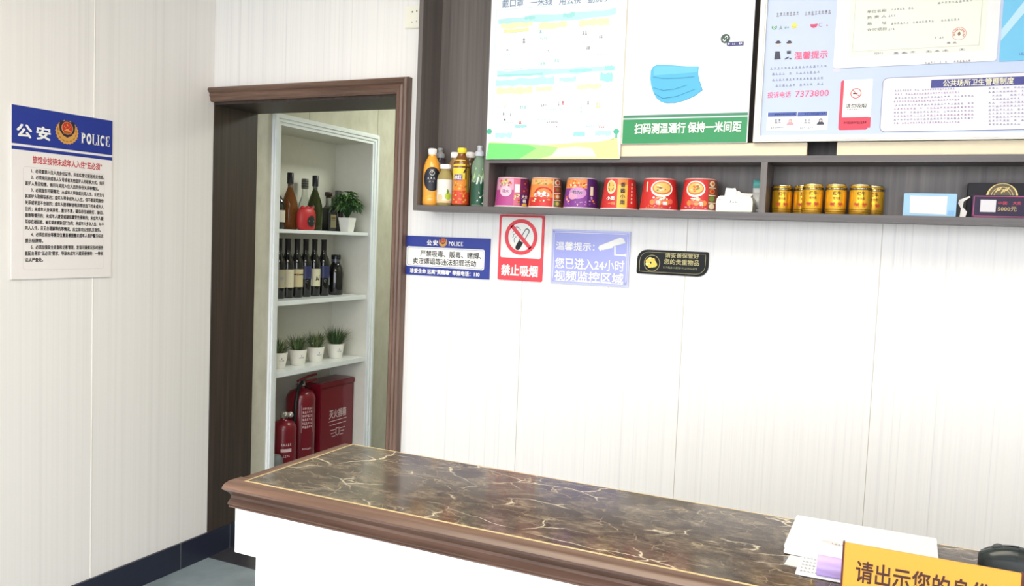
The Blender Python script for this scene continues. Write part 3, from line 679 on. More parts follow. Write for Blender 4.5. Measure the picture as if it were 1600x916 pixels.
c_ = Board('certificate', 'cream licence certificate with red round stamp in a pale sleeve', 'certificate', 'y', FYP-.0022, 2.560, 2.032, 2.9760, 2.42, .0014, P_('sleeve_white', (248, 246, 246)), round_=.008, part='sleeve')
b = c_
b.rect(.035, .030, .385, .380, P_('certificate_cream', (247, 249, 236)), 1, 'certificate_sheet')
b.outline([(.050, .045), (.372, .045), (.372, .378), (.050, .378)], .0012, P_('border_sage', (206, 212, 188)), 2)
for t, y in (('单位名称', 17.5), ('负 责 人', 26.5), ('地　　址', 36.5), ('许可项目', 46)): b.tpx(t, 1355, y-2.3, 1385, y+2.3, P_('cert_ink', (110, 112, 104)), .006)
for x0, x1, y, n in ((1392, 1428, 14, 8), (1388, 1400, 25, 3), (1392, 1500, 34, 22), (1388, 1398, 46, 3), (1460, 1475, 59, 4), (1478, 1506, 67, 3), (1366, 1380, 83.5, 5), (1395, 1510, 80.5, 9), (1445, 1517, 97, 16), (1465, 1520, 3, 10)): spx(b, x0, y-1.8, x1, y+1.8, n, inkgry, dens=.85)
cu, cv = b.uv(1498.6, 52.8); sp = P_('stamp_red', (226, 150, 130))
b.arc(cu, cv, .0165, .0178, 0, 360, sp, 2, 'stamp')
for k in range(14): 
    a = math.radians(-30+k*17.5); b.poly(obl((cu+.0125*math.cos(a), cv+.0125*math.sin(a)), Vector((math.cos(a), math.sin(a))), -.0026, .0026, .0012), sp, 2, 'stamp')
b.ell(cu, cv, .0035, .0055, P_('stamp_core', (150, 118, 88)), 2, 'stamp')
b.done()
b = Board('blue_leaflet', 'bright blue leaflet with pale diagonal stripe right of certificate', 'leaflet', 'y', FYP-.0022, 2.9830, 2.030, 3.26, 2.42, .0014, P_('leaflet_blue', (118, 204, 244)), part='sheet')
b.poly([(.0, .085), (.0, .055), (.235, .385), (.20, .385)], P_('leaflet_pale', (196, 234, 250)), 1)
spx(b, 1592, 82, 1612, 87, 6, P_('leaflet_ink', (92, 140, 190)), dens=1)
b.done()

# ------------------------------------------------------------------ things on the cabinet's bottom board
ZS = Z1+.0003
def wrap(rf, th0, cx=0, cz=0, sx=1, sy=1):
    """(u along the girth, v up) on a round body of radius rf(v), u = 0 facing angle th0 from -y"""
    def P(u, v, n):
        r = rf(v)+n; t = th0+u/max(rf(v), 1e-4)
        return (r*math.sin(t)*sx, -r*math.cos(t)*sy, v)
    return P
def wrap_x(rf, th0, sx=1, sy=1):
    """as wrap, facing angle measured from +x (for things inside the corridor niche)"""
    def P(u, v, n):
        r = rf(v)+n; t = th0+u/max(rf(v), 1e-4)
        return (r*math.cos(t)*sx, r*math.sin(t)*sy, v)
    return P
def prof_r(prof):
    def f(v):
        for (r0, z0), (r1, z1) in zip(prof[:-1], prof[1:]):
            if z0 <= v <= z1 and z1 > z0: return r0+(r1-r0)*(v-z0)/(z1-z0)
        return prof[0][0] if v < prof[0][1] else prof[-1][0]
    return f
def lathe_part(name, prof, m, parent, **k): b = MB(); b.lathe(prof, m, **k); return b.build(name, parent)

# --- instant noodle cups
food = [P_('food_yellow', (246, 206, 112)), P_('food_orange', (236, 128, 58)), P_('food_red', (206, 62, 44)), P_('food_green', (122, 150, 70)), P_('food_cream', (252, 232, 190))]
def dots(k, u0, v0, u1, v1, n, cols, L=3, part='printed_wrapper', r=.005):
    for _ in range(n): k.ell(random.uniform(u0, u1), random.uniform(v0, v1), r*random.uniform(.5, 1.1), r*random.uniform(.4, .8), random.choice(cols), L+random.random()*2, part, 10, 1)
def bowl(k, cu, cv, ru, rv):
    k.ell(cu, cv, ru, rv, pwhite, 2, 'bowl_picture'); k.ell(cu, cv+rv*.06, ru*.86, rv*.80, food[1], 3, 'bowl_picture'); k.ell(cu, cv+rv*.1, ru*.74, rv*.62, food[0], 4, 'bowl_picture')
    for _ in range(16):
        a = random.uniform(0, 6.28); q = random.uniform(.1, .6)
        k.ell(cu+ru*q*math.cos(a), cv+rv*.1+rv*q*.8*math.sin(a), ru*.14, rv*.11, random.choice(food), 5+random.random()*2, 'bowl_picture', 8, 1)
cup_w = M('cup_rim_white', (246, 240, 232), .4)
def cup(x, label, rb, rt, base, art):
    h = .103; e = thing('noodle_cup', label, 'noodle cup', (x, -.0785, ZS), group='instant noodle cups in the cabinet')
    th = math.atan2(CP.x-x, -(CP.y+.08)); pr = [(rb, 0), (rb, .004), (rb-.0012, .0045), (rt, h)]
    lathe_part('body', [(rb-.001, .003), (rb-.001, .0045), (rt, h-.002), (rt-.004, h)], M('cup_'+base[0], base[1], .35), e, seg=40)
    lathe_part('lid', [(rb-.006, 0), (rb, .0006), (rb+.0006, .0025), (rb, .0042), (rb-.004, .0043)], cup_w, e, seg=40)
    lathe_part('base_rim', [(rt-.006, h-.001), (rt-.002, h+.0012), (rt-.0005, h-.001)], cup_w, e, seg=40)
    k = Ink(wrap(prof_r([(rb-.001, .0045), (rt, h)]), th)); art(k); k.finish(e)
def RR(k, u0, v0, u1, v1, m, L=1, part='printed_wrapper'): k.rect(u0, v0, u1, v1, m, L, part, 24, 4)
p_mag, p_pink, p_lilac, p_plum = P_('wrap_magenta', (196, 78, 150)), P_('wrap_pink', (236, 170, 200)), P_('wrap_lilac', (216, 150, 210)), P_('wrap_plum', (122, 44, 92))
p_vio, p_dvio, p_or, p_ora, p_red = P_('wrap_violet', (138, 62, 158)), P_('wrap_deep_violet', (88, 40, 112)), P_('wrap_orange', (244, 150, 70)), P_('wrap_apricot', (250, 190, 120)), P_('wrap_red', (224, 54, 52))
p_cr, p_br, p_yel, p_dk = P_('wrap_cream', (250, 236, 204)), P_('wrap_brown', (150, 84, 60)), P_('wrap_yellow', (248, 204, 84)), P_('wrap_dark', (62, 40, 70))
def art1(k):
    RR(k, -.075, .006, .005, .060, p_mag); RR(k, -.075, .060, .002, .100, p_pink); dots(k, -.05, .07, -.006, .095, 26, food+[p_mag])
    k.ell(-.026, .055, .022, .019, P_('wrap_blush', (248, 206, 220)), 6, 'printed_wrapper'); k.text('汤大', -.038, .050, -.014, .061, p_vio, .01, 8)
    RR(k, .003, .006, .026, .100, P_('wrap_rose', (230, 120, 150)), 2); RR(k, .006, .052, .024, .080, pwhite, 4); dots(k, .006, .012, .023, .046, 12, food, 4)
    RR(k, .026, .006, .080, .100, p_plum, 2); dots(k, .036, .055, .062, .095, 12, [p_br, food[1], p_vio, p_plum], 4); RR(k, .028, .014, .060, .046, p_dvio, 5)
    k.text('大食', .031, .031, .057, .044, pwhite, .012, 8); k.text('桶', .036, .016, .050, .029, pwhite, .012, 8); RR(k, .034, .005, .056, .013, p_yel, 6)
def art2(k):
    RR(k, -.07, .004, .026, .036, p_red, 1); RR(k, -.07, .036, .026, .082, p_or, 1); RR(k, -.07, .080, .026, .099, p_ora, 2)
    dots(k, -.045, .080, .020, .096, 18, [p_or, food[3], food[0]], 4); k.arc(-.010, .040, .030, .036, 20, 165, p_red, 5, 'printed_wrapper', 20, .9)
    for q in range(5): k.ell(-.036+q*.010, .044+.004*(q % 2), .007, .008, pwhite, 6, 'printed_wrapper', 12, 1)
    k.text('汤大王', -.040, .037, .008, .052, p_red, .012, 10); dots(k, -.05, .022, .015, .03, 12, [food[4], p_red, p_or], 5)
    RR(k, .0245, .004, .0265, .100, pwhite, 5); RR(k, .0265, .004, .075, .100, p_br, 2)
    for q, m in enumerate((food[4], p_red, food[1], food[3])): k.ell(.041, .088-q*.024, .012, .010, m, 5, 'printed_wrapper'); k.ell(.042, .088-q*.024, .007, .006, food[(q+2) % 5], 6, 'printed_wrapper')
    for q in range(3): RR(k, .028, .074-q*.024, .058, .0765-q*.024, p_cr, 6)
def art3(k):
    RR(k, -.07, .004, .075, .058, p_vio, 1); RR(k, -.07, .068, .018, .100, p_or, 2); dots(k, -.045, .070, .014, .097, 28, [p_yel, food[2], food[4], p_red], 4)
    k.ell(-.014, .052, .030, .020, p_lilac, 6, 'printed_wrapper'); k.ell(-.030, .042, .016, .012, p_pink, 7, 'printed_wrapper'); k.text('老坛', -.034, .047, .004, .062, pwhite, .02, 9); k.text('老坛', -.0335, .0475, .0035, .0615, p_dvio, .004, 10)
    RR(k, .020, .006, .075, .100, p_dvio, 3); RR(k, .030, .045, .042, .075, p_cr, 6); dots(k, .024, .010, .05, .04, 8, [p_lilac, p_vio, p_or], 6); dots(k, -.05, .008, .02, .024, 14, [p_pink, p_lilac, pwhite], 6, r=.003)
    dots(k, -.058, .02, -.04, .04, 5, [food[1], p_pink], 6)
def art4(k):
    RR(k, -.07, .004, .075, .100, p_red, 1); k.ell(-.030, .074, .017, .023, p_cr, 3, 'printed_wrapper'); k.ell(-.030, .075, .014, .018, food[0], 4, 'printed_wrapper'); dots(k, -.040, .063, -.020, .088, 12, food, 5, r=.004)
    RR(k, -.008, .004, .026, .100, p_yel, 3); RR(k, -.008, .082, .026, .100, p_or, 4)
    for q in range(4): k.text('香酱小面'[q], .002, .074-q*.019, .017, .089-q*.019, p_dk, .014, 8)
    k.text('小面', -.044, .030, -.016, .043, pwhite, .02, 8); k.text('一倍', -.038, .015, -.014, .025, p_ora, .012, 8)
    for q in range(6): RR(k, .040, .020+q*.012, .045, .028+q*.012, p_cr, 5)
def art5(k):
    RR(k, -.07, .004, .075, .100, p_red, 1); bowl(k, .008, .070, .037, .027); RR(k, -.046, .060, -.040, .092, p_cr, 5); dots(k, -.024, .034, .040, .042, 10, [pwhite, p_cr, p_ora], 5, r=.005)
    for q in range(6): k.ell(-.022+q*.012, .026+.003*(q % 2), .008, .009, (p_or, P_('wrap_coral', (250, 120, 100)))[q % 2], 5, 'printed_wrapper', 12, 1)
    k.text('倍', -.010, .018, .004, .032, pwhite, .01, 9); k.text('一', .012, .020, .024, .026, pwhite, .03, 9); dots(k, -.05, .007, .04, .015, 14, [p_pink, p_or], 5, r=.003)
def art6(k):
    RR(k, -.07, .004, .030, .100, p_red, 1); bowl(k, -.016, .070, .032, .026); dots(k, -.036, .034, .012, .042, 9, [pwhite, p_cr, p_ora], 5)
    for q in range(5): k.ell(-.034+q*.012, .025+.003*(q % 2), .008, .009, (p_or, P_('wrap_coral', (250, 120, 100)))[q % 2], 5, 'printed_wrapper', 12, 1)
    k.text('一倍', -.016, .016, .010, .029, pwhite, .014, 9); dots(k, -.05, .007, .02, .013, 10, [p_pink, p_or], 5, r=.003)
    RR(k, .0255, .004, .075, .100, p_br, 2)
    for q, m in enumerate((food[4], food[1], food[3], p_cr)): k.ell(.040, .088-q*.024, .011, .009, m, 5, 'printed_wrapper'); k.ell(.041, .088-q*.024, .006, .005, food[(q+1) % 5], 6, 'printed_wrapper')
    for q in range(3): RR(k, .027, .074-q*.024, .056, .0765-q*.024, p_cr, 6)
cup(1.5045, 'pink and plum noodle cup with white oval, next to the shelf divider', .064, .056, ('pink', (206, 110, 160)), art1)
cup(1.6335, 'orange noodle cup with red foot and food photos at its side', .0625, .0515, ('orange', (238, 116, 60)), art2)
cup(1.7655, 'violet noodle cup with orange top and lilac cloud', .0625, .0505, ('violet', (128, 60, 150)), art3)
cup(1.9025, 'red noodle cup with yellow upright lettering band', .0635, .0505, ('red', (216, 56, 52)), art4)
cup(2.0395, 'red noodle cup with one big white-ringed bowl in its middle', .0640, .0515, ('scarlet', (228, 60, 58)), art5)
cup(2.1735, 'red noodle cup with bowl at left and brown photo strip at right', .0615, .0505, ('crimson', (222, 56, 54)), art6)

# --- drink bottles
clear = M('clear_plastic', (236, 240, 240), .08, trans=.85, ior=1.2, var=.01)
capw = M('cap_white', (248, 246, 242), .35); capg = M('cap_grey', (150, 152, 156), .4)
def ribcap(b, r, z0, h, m):
    n = 30; vs = []
    b.lathe([(r, z0), (r, z0+h*.88), (r*.93, z0+h)], m, seg=30)
    for q in range(n):
        a = 2*PI*q/n; b.tube([(r*1.005*math.cos(a), r*1.005*math.sin(a), z0+h*.06), (r*1.005*math.cos(a), r*1.005*math.sin(a), z0+h*.86)], r*.05, m, 4)
def bottle(x, y, label, prof, liquid, group='drink bottles in the cabinet'):
    e = thing('drink_bottle', label, 'bottle', (x, y, ZS), group=group)
    lathe_part('bottle_body', prof, liquid, e, seg=32)
    return e, math.atan2(CP.x-x, -(CP.y-y))
r = .0325
PR = [(r*.86, 0), (r, .006), (r, .030), (r*.95, .034), (r, .038), (r, .128), (r*.97, .140), (r*.78, .160), (r*.50, .178), (.0135, .186), (.0135, .190)]
e, th = bottle(1.1835, -.106, 'orange drink bottle with black oval label and white cap', PR, M('orange_tea', (238, 166, 58), .12, coat=.5))
b = MB(); ribcap(b, .0150, .190, .019, capw); cap_ = b.build('cap', e); lathe_part('cap_ring', [(.0152, .1865), (.0152, .1895)], capw, cap_)
k = Ink(wrap(prof_r(PR), th)); k.ell(.002, .096, .035, .044, P_('label_black', (30, 32, 48)), 2, 'label', 30, 6)
for t, v in (('丁', .118),): k.text(t, -.005, v, .007, v+.012, p_cr, .01, 4)
k.arc(.001, .118, .0075, .0088, 0, 360, pwhite, 4, 'label'); 
for q, (dx, v) in enumerate(((-.012, .096), (-.002, .098), (.009, .097), (-.006, .084), (.004, .085))): scribble(k, dx-.005, v-.005, dx+.005, v+.005, 1, pwhite, 'label', 1)
k.finish(e)
r2 = .0295
PW = [(r2*.88, 0), (r2, .005), (r2, .098), (r2*.96, .106), (r2*.72, .120), (.0175, .128), (.0175, .133)]
e, th = bottle(1.2475, -.1165, 'short clear bottle with white fruit label and white cap', PW, M('pale_drink', (188, 170, 110), .1, trans=.35, ior=1.2))
b = MB(); ribcap(b, .0190, .133, .017, capw); b.build('cap', e)
k = Ink(wrap(prof_r(PW), th)); RR(k, -.045, .010, .045, .094, P_('label_cream_white', (250, 246, 236)), 1, 'label'); k.ell(.012, .034, .012, .013, P_('label_lime', (196, 220, 66)), 3, 'label'); k.ell(.010, .050, .004, .009, P_('label_leaf', (120, 160, 60)), 3, 'label'); k.ell(-.018, .028, .010, .014, P_('label_peach', (250, 212, 160)), 2, 'label'); RR(k, -.04, .010, .04, .018, P_('label_peach', (250, 212, 160)), 2, 'label'); k.finish(e)
r3 = .031
PY = [(r3*.86, 0), (r3, .006), (r3*.98, .06), (r3*.93, .085), (r3*.98, .110), (r3, .140), (r3*.92, .156), (r3*.62, .176), (.0140, .186), (.0140, .190)]
e, th = bottle(1.3105, -.1115, 'yellow to red iced tea bottle with bright yellow cap', PY, M('iced_tea', (120, 74, 34), .1, coat=.5))
b = MB(); ribcap(b, .0155, .190, .019, M('cap_yellow', (244, 222, 50), .35)); b.build('cap', e)
k = Ink(wrap(prof_r(PY), th)); yv = P_('label_sun', (255, 224, 70)); RR(k, -.04, .095, .014, .165, yv, 1, 'label'); RR(k, -.04, .055, .02, .095, P_('label_tangerine', (240, 146, 44)), 1, 'label'); RR(k, -.045, .006, .045, .055, P_('label_vermilion', (226, 74, 38)), 1, 'label')
k.poly([(-.03, .05), (.0, .062), (.02, .05), (.01, .034), (-.02, .036)], P_('label_tangerine', (240, 146, 44)), 3, 'label'); RR(k, -.028, .092, .004, .112, P_('label_purple', (110, 70, 150)), 4, 'label'); k.text('冰红', -.026, .094, .002, .110, pwhite, .02, 6)
k.poly([(.006, .118), (.012, .118), (.022, .140), (.017, .140)], inkblk, 4, 'label'); RR(k, .02, .05, .04, .15, P_('label_olive', (176, 142, 50)), 2, 'label'); dots(k, -.03, .01, .02, .05, 14, [food[1], p_yel, p_red], 3, 'label'); dots(k, -.025, .06, .02, .09, 10, [p_yel, food[1], p_br], 3, 'label'); k.finish(e)
r4 = .0285
PG = [(r4*.88, 0), (r4, .005), (r4, .090), (r4*.92, .105), (r4, .120), (r4, .140), (r4*.86, .156), (r4*.58, .172), (.0135, .178), (.0135, .181)]
def sportcap(e, z, m):
    b = MB(); b.lathe([(.0175, z), (.0180, z+.012), (.0150, z+.017), (.0095, z+.019), (.0090, z+.027), (.0105, z+.029), (.0100, z+.036), (.0075, z+.038)], m, seg=26); b.build('sport_cap', e)
e, th = bottle(1.3835, -.1115, 'dark green sports drink bottle with grey pull cap', PG, M('green_drink', (150, 176, 152), .08, trans=.45, ior=1.2))
sportcap(e, .179, M('cap_silver', (186, 190, 198), .35))
k = Ink(wrap(prof_r(PG), th)); dg = P_('label_forest', (28, 84, 58)); RR(k, -.045, .006, .045, .086, dg, 1, 'label'); k.poly([(-.026, .086), (-.012, .140), (.0, .110), (.012, .138), (.024, .086)], P_('label_mint', (176, 216, 140)), 2, 'label')
for pts in ([(-.010, .078), (-.004, .104), (.0, .104), (-.004, .078)], [(.004, .080), (.008, .106), (.012, .106), (.009, .080)], [(-.018, .088), (.020, .096), (.020, .092), (-.018, .084)], [(.002, .030), (.020, .062), (.024, .060), (.008, .028)], [(.0, .052), (.020, .040), (.019, .034), (.0, .046)], [(-.004, .024), (.018, .012), (.016, .008), (-.006, .018)]): k.poly(pts, P_('label_ice', (226, 240, 230)), 4, 'label')
k.finish(e)
PB2 = [(.024, 0), (.0255, .004), (.0255, .150), (.022, .164), (.0135, .178), (.0135, .181)]
e, th = bottle(1.1790, -.042, 'tall dark bottle with grey sports cap behind the orange drink', PB2, M('dark_drink', (64, 58, 66), .12, coat=.4)); sportcap(e, .181, capg)
e, th = bottle(1.2435, -.040, 'amber bottle with white cap, left behind the yellow-capped tea', PB2, M('amber_drink', (150, 116, 70), .12, coat=.4)); b = MB(); ribcap(b, .0165, .181, .021, capw); b.build('cap', e)
e, th = bottle(1.3060, -.040, 'brown bottle with white cap, between yellow cap and pull cap', PB2, M('brown_drink', (96, 74, 54), .12, coat=.4)); b = MB(); ribcap(b, .0165, .181, .021, capw); b.build('cap', e)

# --- gold drink cans
cgold = M('can_gold', (228, 170, 40), .22, .55); cdark = M('can_dark', (66, 50, 30), .3, .3); csil = M('can_rim', (226, 214, 170), .2, .9); cred = P_('can_red', (206, 84, 40))
cans = [(2.5205, -.1005, 'gold drink can, leftmost of the three in the front row'), (2.5870, -.1005, 'gold drink can, middle one of the three in the front row'), (2.6540, -.1005, 'gold drink can, rightmost of the three in the front row'),
        (2.4245, -.0470, 'gold drink can standing alone nearest the divider'), (2.4890, -.0440, 'gold drink can half hidden between the left two cans'), (2.6870, -.0445, 'gold drink can half hidden behind the right front can')]
proto = None
for x, y, lb in cans:
    if proto is None:
        e = proto = thing('drink_can', lb, 'can', (x, y, ZS), group='gold drink cans in the cabinet'); R_ = .0305
        pr = [(R_*.86, 0), (R_*.95, .003), (R_, .007), (R_, .079), (R_*.95, .084), (R_*.90, .0865)]
        lathe_part('can_body', pr, cgold, e, seg=40)
        lathe_part('lid', [(R_*.92, .0850), (R_*.945, .0880), (R_*.93, .0896), (R_*.90, .0896), (R_*.86, .0870), (.002, .0868)], csil, e, seg=40, cap=False)
        lathe_part('top_band', [(R_+.0004, .0725), (R_+.0004, .0795)], cdark, e, seg=40, cap=False)
        lathe_part('foot_band', [(R_+.0004, .0075), (R_+.0004, .0095)], cdark, e, seg=40, cap=False); lathe_part('foot_band', [(R_+.0004, .0135), (R_+.0004, .0155)], cdark, e, seg=40, cap=False)
        k = Ink(wrap(lambda v: R_+.0002, math.radians(8)))
        k.text('红牛', -.011, .056, .011, .068, cdark, .02, 2); k.text('维他命', -.010, .043, .010, .052, cdark, .01, 2)
        k.text('功能饮料维生素功能', -.028, .0740, .028, .0780, csil, .0, 4)
        for s_ in (-1, 1):
            k.poly([(s_*.003, .030), (s_*.006, .036), (s_*.010, .033), (s_*.016, .035), (s_*.019, .031), (s_*.017, .026), (s_*.014, .029), (s_*.013, .022), (s_*.011, .022), (s_*.010, .028), (s_*.006, .022), (s_*.0045, .022), (s_*.006, .028)], cred, 2, 'bull_emblem')
        k.finish(e)
    else: copy_thing(proto, (x, y, ZS), lb)

# --- tissue packet, tube and boxes
e = thing('tissue_packet', 'cream soft packet of tissues with one sheet pulled up', 'tissues', (2.236, -.128, ZS))
b = MB(); prof = [(.004, 0), (.108, 0), (.112, .004), (.1125, .030), (.109, .046), (.100, .050), (.012, .0505), (.003, .046), (0, .030), (.0005, .004)]
b.extrude(prof, lambda a, c, t: (a, t, c), 0, .075, M('packet_cream', (250, 246, 226), .35)); b.build('packet', e, .003)
b = MB(); n = 9                                   # crumpled sheet
vs = []; fs = []
for i in range(n):
    for j in range(5):
        x = .020+.078*i/(n-1); t = j/4
        vs.append((x+.010*t*math.sin(i*.9), .030+.006*math.sin(i*1.7)*(t+.2)+.018*t, .0495+t*(.031-.022*i/(n-1))+.003*math.sin(i*2.1+j)))
for i in range(n-1):
    for j in range(4): fs.append((i*5+j, (i+1)*5+j, (i+1)*5+j+1, i*5+j+1))
b.add(vs, fs, M('tissue_white', (244, 240, 236), .8), True); b.build('tissue_sheet', e)
k = Ink(lambda u, v, nn: (u, -nn, v)); scribble(k, .042, .026, .066, .036, 3, inkgry, 'small_print', 1); scribble(k, .008, .036, .022, .041, 4, inkgry, 'small_print', 1); k.finish(e)
e = thing('skin_cream_tube', 'small teal and white tube standing behind the tissue packet', 'tube', (2.349, -.034, ZS))
b = MB(); n = 20; pr = []
for z, hw, hd in ((0, .012, .012), (.016, .0125, .0125), (.018, .0165, .014), (.060, .0175, .009), (.100, .018, .003), (.108, .018, .0012)):
    pr.append((z, hw, hd))
def flat_lathe(b, pr, m):
    vs = []; fs = []
    for z, hw, hd in pr:
        for q in range(n): a = 2*PI*q/n; vs.append((hw*math.cos(a), hd*math.sin(a), z))
    for i in range(len(pr)-1):
        for q in range(n): fs.append((i*n+q, i*n+(q+1) % n, (i+1)*n+(q+1) % n, (i+1)*n+q))
    fs += [tuple(range(n-1, -1, -1)), tuple((len(pr)-1)*n+q for q in range(n))]; b.add(vs, fs, m, True)
flat_lathe(b, pr[2:4], M('tube_white', (224, 226, 224), .35)); flat_lathe(b, [(.060, .0175, .009), (.082, .0178, .006)], MATS['tube_white']); flat_lathe(b, [(.082, .0178, .006), (.108, .018, .0012)], M('tube_teal', (110, 196, 188), .4)); b.build('tube_body', e)
b = MB(); flat_lathe(b, pr[:2], M('tube_cap', (190, 196, 196), .3)); b.build('cap', e)
e = thing('tissue_box', 'light blue box with a large blank white panel', 'box', (2.7715, -.118, ZS))
b = MB(); b.box(0, 0, 0, .136, .085, .0655, M('box_light_blue', (152, 194, 222), .4)); b.build('carton', e, .0015)
b = MB(); b.add([(.018, -.0006, .009), (.112, -.0006, .006), (.112, -.0006, .058), (.016, -.0006, .059)], [(0, 1, 2, 3)], M('box_white_panel', (222, 224, 222), .5)); b.build('white_panel', e)
b = MB(); b.box(.115, -.0006, .004, .132, -.0001, .018, M('box_mid_blue', (128, 178, 220), .4)); b.build('corner_print', e)
pur = M('box_purple', (38, 25, 58), .55); mag = P_('box_magenta', (200, 70, 130))
e = thing('gift_box', 'dark purple gift box with magenta edge lines and gold lettering', 'box', (2.946, -.1195, ZS))
b = MB(); b.box(0, 0, 0, .30, .045, .063, pur); b.build('carton', e, .001)
k = Ink(lambda u, v, nn: (u, -nn, v)); k.outline([(.004, .004), (.296, .004), (.296, .0595), (.004, .0595)], .0022, mag, 1, 'edge_line')
k.rect(.020, .016, .058, .050, P_('panel_white', (236, 232, 236)), 1, 'blank_panel')
k.text('5000元', .063, .019, .108, .031, P_('box_gold', (214, 188, 120)), .008, 2); k.text('中国', .063, .037, .084, .046, P_('box_red_ink', (216, 60, 84)), .012, 2); k.text('大奖', .098, .037, .118, .046, P_('box_red_ink', (216, 60, 84)), .012, 2); k.finish(e)
e = thing('ornament_box', 'black box with round gold seal behind the purple gift box', 'box', (2.936, -.0700, ZS))
b = MB(); b.box(0, 0, 0, .30, .052, .1005, M('box_black', (24, 22, 30), .6)); b.build('carton', e, .001)
k = Ink(lambda u, v, nn: (u, -nn, v)); sgd = M('seal_gold', (196, 172, 104), .3, .3)
k.arc(.085, .060, 0, .0395, 0, 180, sgd, 1, 'gold_seal')
k.ell(.085, .064, .034, .034, P_('seal_dark', (108, 92, 56)), 2, 'gold_seal'); k.arc(.085, .062, .026, .0275, 0, 180, sgd, 3, 'gold_seal'); k.arc(.085, .062, .020, .021, 0, 180, sgd, 3, 'gold_seal')
for q in range(5): k.poly(obl((.072+q*.0065, .080+.004*math.sin(q*2.1)), Vector((.5, .86)), -.006, .006, .0016), sgd, 4, 'gold_seal')
k.finish(e)
e = thing('torn_box_flap', 'torn white cardboard flap at the left end of purple box', 'cardboard', (2.922, -.098, ZS))
b = MB(); b.extrude([(-.004, .002), (.010, 0), (.014, .016), (.002, .030), (.004, .046), (.020, .058), (.018, .061), (-.008, .050), (-.010, .040), (-.002, .026)], lambda a, c, t: (a, t+c*.12, c), 0, .0016, M('card_white_torn', (232, 228, 222), .7)); b.build('flap', e)

# ------------------------------------------------------------------ things in the display niche
NX = -.130
def yat(px, py, x=NX): return at(px, py, 0, x).y
TOP = S1+.0003
def niche(name, label, cat, x, y, z, group=None): return thing(name, label, cat, (x, y, z+.0003), group=group)
VA = math.radians(-52)                           # facing angle towards the room
amb = M('amber_glass', (146, 92, 50), .06, trans=.55, ior=1.3, var=.02); olive = M('olive_glass', (64, 72, 40), .08, trans=.35, ior=1.3); dkg = M('dark_glass', (18, 18, 20), .08, coat=.5); clg = M('clear_glass', (226, 230, 222), .04, trans=.9, ior=1.25, var=.01)
foil = M('foil_black', (32, 30, 40), .35)
G1 = 'liquor bottles on the top niche shelf'
def cognac(label, y, x, R, glass, rb):
    e = niche('liquor_bottle', label, 'bottle', x, y, S1, G1)
    pr = [(R*.8, 0), (R*.95, .006), (R, .05), (R*1.0, .10), (R*.9, .140), (R*.66, .175), (R*.42, .203), (.0125, .220), (.0125, .236)]
    lathe_part('bottle_body', pr, glass, e, sx=.92); lathe_part('neck', [(.0128, .215), (.0128, .240)], clg, e); lathe_part('cap', [(.0165, .236), (.0165, rb-.002), (.0145, rb)], foil, e)
    return e, pr
cognac('amber liquor bottle with black cap and clear neck', yat(452, 356), NX, .0445, amb, .294)
cognac('olive green liquor bottle with black cap behind the red pouch', yat(491, 356, -.115), -.115, .0445, olive, .294)
e = niche('liquor_bottle', 'squat black bottle with white label at the frame edge', 'bottle', -.115, yat(432, 356, -.115), S1, G1)
pr = [(.030, 0), (.040, .01), (.043, .06), (.042, .11), (.036, .14), (.020, .165), (.013, .175), (.013, .19)]; lathe_part('bottle_body', pr, dkg, e)
k = Ink(wrap_x(prof_r(pr), VA+.5)); k.rect(-.035, .035, .035, .095, M('label_offwhite', (214, 210, 196), .6), 1, 'label', 20, 4); k.finish(e)
e = niche('liquor_bottle', 'clear glass bottle with grey ribbed stopper', 'bottle', -.205, yat(475, 356, -.205), S1, G1)
lathe_part('bottle_body', [(.028, 0), (.032, .005), (.033, .12), (.030, .145), (.0165, .185), (.0145, .22), (.0145, .232)], clg, e)
b = MB(); b.lathe([(.0185, .225), (.0185, .276), (.0165, .279)], M('stopper_grey', (104, 102, 94), .5))
for q in range(3): b.lathe([(.0195, .236+q*.013), (.0195, .241+q*.013)], M('stopper_dark', (60, 58, 54), .5))
b.build('stopper', e)
e = niche('liquor_bottle', 'square black bottle with cream label and wooden stopper', 'bottle', -.175, yat(512, 357, -.175), S1, G1)
b = MB(); b.box(-.036, -.036, 0, .036, .036, .128, dkg); b.build('bottle_body', e, .006); lathe_part('neck', [(.030, .1275), (.018, .142), (.015, .150), (.015, .185)], clg, e)
lathe_part('stopper', [(.0150, .185), (.0150, .196), (.021, .197), (.021, .216), (.0195, .218)], M('stopper_wood', (64, 50, 42), .5), e)
k = Ink(lambda u, v, nn: (.036+nn, u, v)); k.rect(-.022, .020, .028, .092, M('label_parchment', (206, 198, 150), .6), 1, 'label'); k.rect(-.016, .060, .022, .064, inkgry, 2, 'label'); k.rect(-.016, .070, .022, .078, dgold, 2, 'label'); k.finish(e)
e = niche('liquor_bottle', 'dark bottle with grey cap half hidden behind the leafy plant', 'bottle', -.200, yat(527, 357, -.200), S1, G1)
lathe_part('bottle_body', [(.028, 0), (.031, .005), (.031, .13), (.026, .155), (.014, .18), (.014, .195)], dkg, e); lathe_part('cap', [(.018, .19), (.018, .232), (.016, .235)], M('cap_pewter', (92, 94, 90), .35, .4), e)
e = niche('gift_pouch', 'small red pouch with dark oval label in front of bottles', 'pouch', -.052, yat(478, 357, -.052), S1)
redf = M('pouch_red', (190, 50, 54), .45)
b = MB(); pr = [(.046, 0), (.058, .008), (.063, .045), (.062, .085), (.054, .104), (.040, .113), (.020, .119), (.006, .121)]; b.lathe(pr, redf, sx=.58, seg=36)
for q in range(5): b.lathe([(.001, .004), (.013, .008), (.012, .016), (.004, .022)], redf, c=((-.006 if q % 2 else .006), -.036+q*.018, .103), seg=12)
b.build('pouch_body', e)
